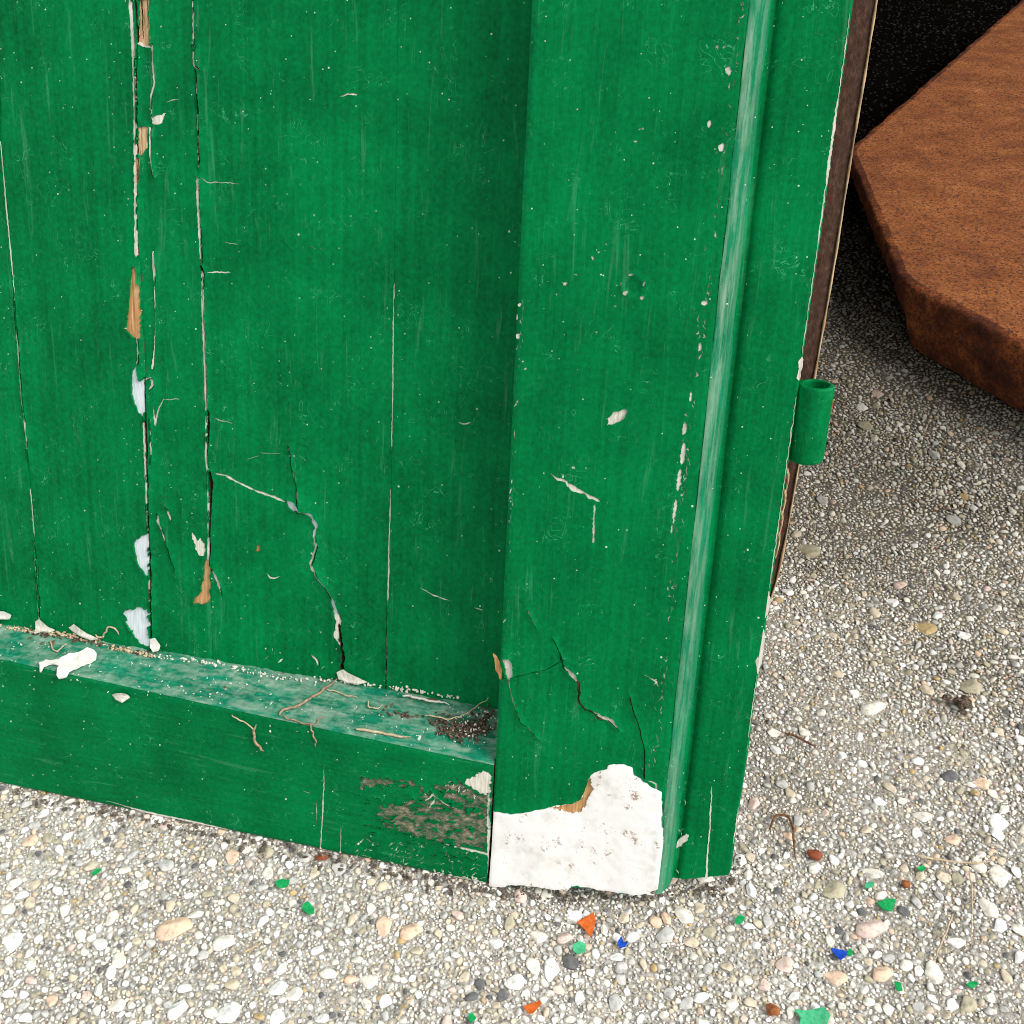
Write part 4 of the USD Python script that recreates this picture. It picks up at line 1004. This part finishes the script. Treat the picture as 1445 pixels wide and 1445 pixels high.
zz = np.r_[rows[-1][:, 2], HP + (fbm(np.c_[qq * 30, np.zeros(len(qq))], 3, 2) - 0.5) * 0.0016]
ar = np.cross(pts[tr[:, 1]] - pts[tr[:, 0]], pts[tr[:, 2]] - pts[tr[:, 0]])
tr = np.where((ar < 0)[:, None], tr[:, ::-1], tr)
obj('top_face', trimesh.Trimesh(np.c_[pts, zz], tr, process=False), 'rust_plate_look', plate, smooth=True)


# ------------------------------------------------------------------ small things lying about
def shw(p):
    """Local shutter coordinates (u, v, w) to the world."""
    p = np.asarray(p, float)
    return p[..., :1] * [1, 0, 0] + p[..., 1:2] * VB + p[..., 2:3] * WB


def flat_flake(name, pts, mat_, label, category, lift=0.0022, thick=0.0007, curl=0.0012, seed=0, group=None):
    """A chip of paint or plastic on the stones, from its outline."""
    g = np.array([G(x, y, lift)[:2] for x, y in pts])
    poly = rough_poly(sg.Polygon(g).buffer(0), 0.0002, 0.0005, seed=seed)
    if poly.geom_type != 'Polygon':
        poly = max(poly.geoms, key=lambda k: k.area)
    c0 = np.array(poly.centroid.coords[0])
    rad = math.sqrt(poly.area)
    a = RNG.uniform(0, 6.28)

    def hf(u, v, d):
        s = ((u - c0[0]) * math.cos(a) + (v - c0[1]) * math.sin(a)) / rad
        return curl * s * s + (fbm(np.stack([u * 500, v * 500, u * 0 + seed], 1), 2, seed) - 0.5) * 0.0005
    v, f = sheet(poly, 0.0, thick, hf, fine=0.0006, coarse=0.0012)
    u_, v_, w_ = v[:, 0], v[:, 2], -v[:, 1]
    obj(name, trimesh.Trimesh(np.c_[u_, v_, w_ + lift - 0.0006 + 0.15 * (u_ - c0[0])], f, process=False), mat_, smooth=40, label=label, category=category, group=group)


def oct_px(x, y, a, b, seed, n=8):
    r = np.random.default_rng(seed)
    return [(x + a / 2 * math.cos(t) * r.uniform(0.65, 1.25), y + b / 2 * math.sin(t) * r.uniform(0.65, 1.25)) for t in np.linspace(0, 6.28, n, endpoint=False)]


flat_flake('orange_shard', [(814, 1300), (838, 1288), (841, 1300), (834, 1323), (826, 1312)], 'orange_shard', 'larger orange triangular shard on the paving below the white patch', 'shard', seed=1, curl=0.0005)
flat_flake('orange_shard', [(738, 1420), (762, 1412), (764, 1417), (752, 1430), (745, 1429)], 'orange_shard', 'smaller orange shard near the bottom edge of the photo among white pebbles', 'shard', seed=2, curl=0.0005)
G_ = 'green paint flake'
flat_flake('paint_flake', [(388, 1242), (398, 1240), (409, 1243), (406, 1252), (394, 1253), (389, 1248)], 'green_flake', 'bright green flake nearest the foot of the rail, upper of two side by side', G_, seed=3)
flat_flake('paint_flake', [(425, 1279), (434, 1271), (443, 1280), (444, 1289), (436, 1291), (428, 1284)], 'green_flake', 'bright green notched flake below and right of the one under the rail', G_, seed=4)
flat_flake('paint_flake', [(129, 1231), (136, 1226), (144, 1226), (139, 1231), (131, 1236)], 'green_flake', 'small bright green sliver alone at the left end of the paving', G_, seed=5)
flat_flake('paint_flake', [(808, 1333), (817, 1328), (827, 1332), (826, 1343), (815, 1346), (809, 1341)], 'pale_green_flake', 'pale green round flake just below the larger orange shard', G_, seed=6)
flat_flake('paint_flake', [(1122, 1424), (1140, 1426), (1162, 1422), (1171, 1436), (1166, 1447), (1128, 1447), (1130, 1436)], 'pale_green_flake', 'largest green flake, wide and pale, cut off by the lower edge of the photo', G_, seed=7, thick=0.0012)
flat_flake('paint_flake', [(1238, 1273), (1250, 1268), (1264, 1270), (1259, 1286), (1248, 1284)], 'green_flake', 'bright green wedge beside a round black pebble at the right', G_, seed=8)
flat_flake('paint_flake', [(1037, 1297), (1044, 1290), (1052, 1295), (1047, 1302), (1039, 1304)], 'green_flake', 'small green flake straight below the right foot of the shutter', G_, seed=9)
flat_flake('paint_flake', oct_px(1226, 1249, 12, 9, 10), 'pale_green_flake', 'tiny pale green flake up and left of the green wedge', G_, seed=10)
flat_flake('paint_flake', oct_px(1301, 1225, 12, 8, 11), 'green_flake', 'tiny green flake under a thin straw at the right', G_, seed=11)
flat_flake('paint_flake', [(1262, 1384), (1270, 1387), (1274, 1398), (1266, 1398)], 'green_flake', 'narrow green flake beside the peach pebble at the lower right', G_, seed=12)
flat_flake('paint_flake', oct_px(1372, 1389, 13, 9, 13), 'green_flake', 'small green flake nearest the lower right corner', G_, seed=13)
flat_flake('paint_flake', oct_px(1199, 1344, 9, 10, 14), 'green_flake', 'tiny green flake touching the blue star-shaped shard', G_, seed=14)
flat_flake('paint_flake', oct_px(666, 1437, 11, 14, 15), 'green_flake', 'small green flake at the bottom edge left of the smaller orange shard', G_, seed=15)
flat_flake('blue_shard', [(873, 1326), (877, 1321), (880, 1330), (886, 1330), (882, 1336), (874, 1337), (871, 1331)], 'blue_shard', 'small blue shard to the right of the pale green round flake', 'shard', seed=16, curl=0.002)
flat_flake('blue_shard', [(1173, 1338), (1184, 1340), (1196, 1343), (1193, 1351), (1186, 1354), (1179, 1347)], 'blue_shard', 'bright blue star-shaped shard below the long pink pebble', 'shard', seed=17, curl=0.002)


def lump(name, x, y, wpx, m, label, category, seed, flat=0.6, parts=1, z0=0.0):
    g = G(x, y)
    d = wpx * pixel(g[None])[0, 2] / 1445
    r = np.random.default_rng(seed)
    ms = []
    for k in range(parts):
        b = blob(d / 2 * (1 if parts == 1 else r.uniform(0.25, 0.5)), seed + k, 0.5, 2, (1, r.uniform(0.7, 1), flat))
        if parts > 1:
            b.apply_translation([r.normal(0, d * 0.2), r.normal(0, d * 0.2), abs(r.normal(0, d * 0.12))])
        ms.append(b)
    q = cat(*ms)
    q.apply_translation([g[0], g[1], d * 0.2 + z0])
    obj(name, q, m, smooth=60, label=label, category=category)


lump('dry_leaf_clump', 1354, 999, 32, 'dirt', 'dark brown crumpled clump of dried leaf on the paving at the right', 'clump', 3, parts=14)
lump('red_stone', 1149, 1208, 20, 'red_stone', 'rust red stone sitting above a cream pebble near the curved twig', 'stone', 8)
lump('rust_crumb', 1278, 1249, 13, 'rust_chip', 'small orange rust crumb above the black pebble at the right', 'crumb', 12)
lump('rust_crumb', 1090, 1427, 18, 'rust_chip', 'brown rust crumb left of the largest green flake', 'crumb', 15)
lump('rust_crumb', 1376, 1120, 11, 'ochre_stone', 'ochre crumb alone in the grey paving at the far right', 'crumb', 16)


def strand(name, pts, r, m, label, category, lift=0.003, on_ground=True, jit=0.0012, seed=0, n=40, **kw):
    if on_ground:
        p = [G(x, y, lift) for x, y in pts]
    else:
        p = [shw(L3(x, y, lift)) for x, y in pts]
    line = smooth_line(p, n, jit, seed)
    taper = np.interp(np.linspace(0, 1, n), [0, 0.15, 0.8, 1], [0.6, 1, 0.85, 0.3])
    return obj(name, tube(line, r * taper, 7), m, smooth=True, label=label, category=category, **kw)


strand('curved_twig', [(1087, 1170), (1090, 1158), (1100, 1150), (1111, 1152), (1118, 1165), (1120, 1185), (1121, 1205), (1123, 1213)], 0.0008, 'twig', 'thin hooked brown twig on the paving beside the right foot', 'twig', seed=2)
strand('short_twig', [(1108, 1034), (1125, 1040), (1140, 1048), (1151, 1055)], 0.0008, 'twig', 'short straight reddish twig on the paving right of the shutter', 'twig', seed=3)
strand('straw', [(1290, 1206), (1320, 1212), (1360, 1217), (1400, 1216)], 0.0006, 'straw', 'thin straw lying level at the right, crossed by another', 'straw', seed=4)
strand('straw', [(1368, 1225), (1372, 1265), (1371, 1300), (1372, 1345)], 0.0004, 'straw', 'greyish straw pointing down the photo at the right', 'straw', seed=5)
strand('straw', [(1345, 1290), (1333, 1320), (1318, 1356)], 0.0006, 'straw', 'slanting pale straw between the two peach pebbles and the right edge', 'straw', seed=6)
strand('straw', [(345, 1343), (358, 1336), (372, 1328)], 0.0006, 'straw', 'tiny straw on the paving left of the white pebbles', 'straw', seed=7)
strand('straw', [(560, 1440), (572, 1420), (585, 1402)], 0.0008, 'straw', 'brown straw end at the bottom edge of the photo', 'straw', seed=8)

# on the ledge of the rail
fl = sg.Polygon([(57, 938), (66, 934), (84, 933), (92, 930), (100, 926), (116, 923), (127, 919), (136, 922), (139, 926), (137, 934), (128, 938), (116, 943), (104, 949), (95, 952), (88, 953), (84, 948), (86, 943), (76, 940), (66, 942), (60, 945)])
fp = np.array([L3(x, y) for x, y in np.array(fl.segmentize(3).exterior.coords)[:-1]])
fc = fp.mean(0)


def ledge_flake(name, pxs, m, label, cat_, lift=0.002, thick=0.0009, curl=0.0025, seed=0):
    pg = sg.Polygon(pxs).segmentize(3)
    e = np.array(pg.exterior.coords)[:-1]
    x0, y0, x1, y1 = pg.bounds
    xs, ys = np.meshgrid(np.arange(x0, x1, 4), np.arange(y0, y1, 3))
    q = np.stack([xs.ravel(), ys.ravel()], 1)
    q = q[shapely.contains_xy(pg.buffer(-1.2), q[:, 0], q[:, 1])]
    p2 = np.vstack([e, q]) if len(q) else e
    t = Delaunay(p2).simplices
    t = t[shapely.contains_xy(pg, *p2[t].mean(1).T)]
    cx, cy = p2.mean(0)
    s = (p2[:, 1] - cy) / max(4, (y1 - y0) / 2)
    hh = lift + curl * s ** 2 * 0.5 + (fbm(np.c_[p2 * 0.12, np.zeros(len(p2))], 2, seed) - 0.5) * 0.002
    top = np.array([L3(x, y, h_) for (x, y), h_ in zip(p2, hh)])
    bot = top - [0, thick, thick * 0.5]
    W = shw(np.vstack([top, bot]))
    k = len(p2)
    ed = np.vstack([t[:, [0, 1]], t[:, [1, 2]], t[:, [2, 0]]])
    key = {tuple(x) for x in ed.tolist()}
    b = np.array([x for x in ed.tolist() if (x[1], x[0]) not in key])
    f = np.vstack([t, t[:, ::-1] + k, np.stack([b[:, 0], b[:, 0] + k, b[:, 1] + k], 1), np.stack([b[:, 0], b[:, 1] + k, b[:, 1]], 1)])
    mm = trimesh.Trimesh(W, f, process=False)
    if mm.volume < 0:
        mm.invert()
    obj(name, mm, m, smooth=45, label=label, category=cat_)


ledge_flake('white_paint_flake', list(fl.exterior.coords)[:-1], 'white_flake', 'large curled white paint flake lying on the dusty ledge at the left', 'paint flake', seed=2)
ledge_flake('white_paint_flake', [(160, 979), (168, 975), (180, 976), (184, 982), (176, 987), (164, 983)], 'primer', 'small pale flake on the front edge of the ledge', 'paint flake', seed=3, lift=0.0015)
ledge_flake('cream_paint_chunk', [(-6, 870), (12, 871), (20, 874), (17, 879), (8, 882), (-6, 880)], 'white_flake', 'cream chunk of paint where ledge and panel meet at the left edge', 'paint flake', seed=4, lift=0.004)
ledge_flake('cream_paint_chunk', [(54, 884), (60, 881), (72, 890), (80, 893), (72, 897), (60, 896), (52, 899)], 'primer', 'cream chunk of paint at the foot of the first plank joint', 'paint flake', seed=5, lift=0.003)
ledge_flake('cream_paint_chunk', [(101, 892), (108, 887), (118, 894), (130, 900), (141, 906), (130, 908), (114, 901)], 'primer', 'long cream sliver of paint leaning on the panel behind the white flake', 'paint flake', seed=6, lift=0.003)
ledge_flake('cream_paint_chunk', [(215, 908), (222, 906), (228, 914), (226, 924), (219, 926), (214, 918)], 'white_flake', 'round cream chip at the foot of the split joint', 'paint flake', seed=7, lift=0.003)
ledge_flake('cream_paint_chunk', [(477, 955), (486, 951), (498, 957), (510, 963), (520, 968), (505, 971), (490, 966), (479, 962)], 'primer', 'cream chunk of paint at the foot of the jagged crack', 'paint flake', seed=8, lift=0.003)


def crumbs(name, path, n, rmin, rmax, spread, m, label, category, seed, lift=0.0006):
    r = np.random.default_rng(seed)
    pts = np.array(path, float)
    s = np.r_[0, np.cumsum(np.linalg.norm(np.diff(pts, axis=0), axis=1))]
    ms = []
    for k in range(n):
        t = r.uniform(0, s[-1])
        x, y = (np.interp(t, s, pts[:, j]) + r.normal(0, spread[j]) for j in (0, 1))
        b = blob(r.uniform(rmin, rmax), k + seed, 0.6, 1, (r.uniform(0.7, 1.8), r.uniform(0.5, 1), r.uniform(0.4, 0.8)))
        b.apply_transform(trimesh.transformations.rotation_matrix(r.uniform(0, 6.28), r.normal(size=3)))
        b.apply_translation(shw(L3(x, y, lift)))
        ms.append(b)
    obj(name, cat(*ms), m, label=label, category=category, kind='stuff', smooth=60)


crumbs('paint_crumbs', [(0, 884), (58, 893), (100, 898), (160, 914), (215, 926)], 190, 0.0003, 0.0012, (4, 1.6), 'straw', 'cream crumbs of paint and dirt along the left foot of the panel', 'crumbs', 5)
crumbs('paint_crumbs', [(215, 925), (300, 937), (400, 958), (480, 962), (545, 970), (640, 985)], 170, 0.0003, 0.0010, (5, 1.6), 'primer', 'pale crumbs of paint along the right foot of the panel', 'crumbs', 6)
crumbs('dark_crumbs', [(20, 887), (60, 896), (130, 906), (215, 927)], 90, 0.0003, 0.0010, (5, 1.4), 'dirt', 'dark dirt crumbs in the corner behind the white flake', 'crumbs', 7)
crumbs('dirt_pile', [(618, 1022), (650, 1032), (672, 1030), (691, 1014)], 420, 0.0002, 0.0011, (8, 8), 'dirt', 'pile of dark dirt in the corner of ledge and stile', 'dirt pile', 8, lift=0.0012)
crumbs('pale_grit', [(640, 1020), (690, 1030)], 60, 0.0003, 0.0006, (10, 12), 'primer', 'pale grit sprinkled over the dirt pile in the corner', 'grit', 9, lift=0.003)
crumbs('ledge_grit', [(0, 905), (250, 965), (450, 1000), (680, 1055)], 200, 0.00025, 0.0006, (30, 14), 'primer', 'scattered pale grit over the whole ledge', 'grit', 10, lift=0.0002)
crumbs('dark_crumbs', [(545, 1005), (570, 1010), (600, 1014)], 40, 0.0004, 0.0010, (6, 2), 'dirt', 'dark crumbs on the right half of the ledge', 'crumbs', 11)
strand('root', [(396, 1012), (402, 1004), (420, 998), (438, 988), (455, 976), (470, 966), (476, 960)], 0.0008, 'root', 'forked brown root climbing the ledge to the jagged crack', 'root', lift=0.001, on_ground=False, jit=0.003, seed=11)
strand('root', [(462, 974), (478, 978), (492, 983), (506, 986)], 0.0004, 'straw', 'pale root fibre running right from the forked root', 'root', lift=0.001, on_ground=False, jit=0.002, seed=12)
strand('root', [(400, 1010), (415, 1018), (430, 1022), (444, 1024), (448, 1018), (460, 1012)], 0.00045, 'root', 'thin brown root looping below the forked root', 'root', lift=0.001, on_ground=False, jit=0.003, seed=13)
strand('root', [(440, 1020), (442, 1030), (446, 1042), (447, 1053)], 0.00045, 'root', 'brown root end hanging over the middle of the rail face', 'root', lift=0.0015, on_ground=False, jit=0.002, seed=14)
strand('root', [(328, 1008), (340, 1014), (352, 1022), (360, 1027), (362, 1021)], 0.0004, 'straw', 'forked pale fibre on the edge of the ledge', 'root', lift=0.0014, on_ground=False, jit=0.002, seed=15)
strand('root', [(361, 1024), (360, 1036), (364, 1046), (372, 1056), (376, 1058)], 0.0008, 'root', 'bent brown fibre hanging over the rail face at its left middle', 'root', lift=0.0016, on_ground=False, jit=0.002, seed=16)
strand('straw', [(502, 1030), (520, 1032), (540, 1036), (560, 1040), (580, 1042)], 0.0008, 'straw', 'pale straw lying along the right half of the ledge', 'straw', lift=0.001, on_ground=False, jit=0.0015, seed=17)
strand('straw', [(520, 990), (524, 1000), (534, 1001), (540, 995)], 0.0004, 'straw', 'small hooked fibre in the middle of the ledge', 'straw', lift=0.001, on_ground=False, jit=0.001, seed=18)
strand('straw', [(136, 898), (146, 902), (152, 894), (158, 888), (164, 892), (170, 900)], 0.0006, 'straw', 'curly pale fibre against the panel left of the blue-white patch', 'straw', lift=0.0022, on_ground=False, jit=0.002, seed=19)
strand('straw', [(600, 1012), (620, 1015), (645, 1017), (660, 1010), (676, 1000), (690, 988)], 0.0004, 'straw', 'pale fibre across the corner above the dirt pile', 'straw', lift=0.0022, on_ground=False, jit=0.003, seed=20)
strand('straw', [(75, 905), (76, 916), (82, 921), (90, 914), (96, 908)], 0.0005, 'straw', 'thin looped fibre on the ledge just above the white flake', 'straw', lift=0.001, on_ground=False, jit=0.002, seed=21)
strand('straw', [(570, 985), (590, 988), (610, 992), (635, 996)], 0.0007, 'primer', 'pale sliver along the panel foot at the right', 'straw', lift=0.002, on_ground=False, jit=0.002, seed=22)


def ground_crumbs(name, path, n, rmin, rmax, spread, m, label, category, seed):
    r = np.random.default_rng(seed)
    pts = np.array(path, float)
    s_ = np.r_[0, np.cumsum(np.linalg.norm(np.diff(pts, axis=0), axis=1))]
    ms = []
    for k in range(n):
        t = r.uniform(0, s_[-1])
        x, y = (np.interp(t, s_, pts[:, j]) for j in (0, 1))
        g = G(x + r.normal(0, 3), y + r.normal(0, spread) + spread * 0.3)
        b = blob(r.uniform(rmin, rmax), k + seed, 0.6, 1, (r.uniform(0.8, 1.8), r.uniform(0.6, 1.1), r.uniform(0.4, 0.7)))
        b.apply_transform(trimesh.transformations.rotation_matrix(r.uniform(0, 6.28), (0, 0, 1)))
        b.apply_translation([g[0], g[1], 0.0004])
        ms.append(b)
    obj(name, cat(*ms), m, label=label, category=category, kind='stuff', smooth=60)


ground_crumbs('shadow_grit', [(0, 1113), (160, 1146), (345, 1186), (520, 1222), (690, 1255)], 330, 0.0003, 0.0013, 7, 'shadow_grit_look', 'dark grit added as contact shadow along the foot of the bottom rail', 'shadow_grit', 51)  # dark grit in place of the contact shadow under the shutter
ground_crumbs('shadow_grit', [(690, 1256), (800, 1266), (930, 1262), (1030, 1252), (1046, 1200)], 150, 0.0003, 0.0012, 5, 'shadow_grit_look', 'dark grit added as contact shadow along the foot of the stile', 'shadow_grit', 52)
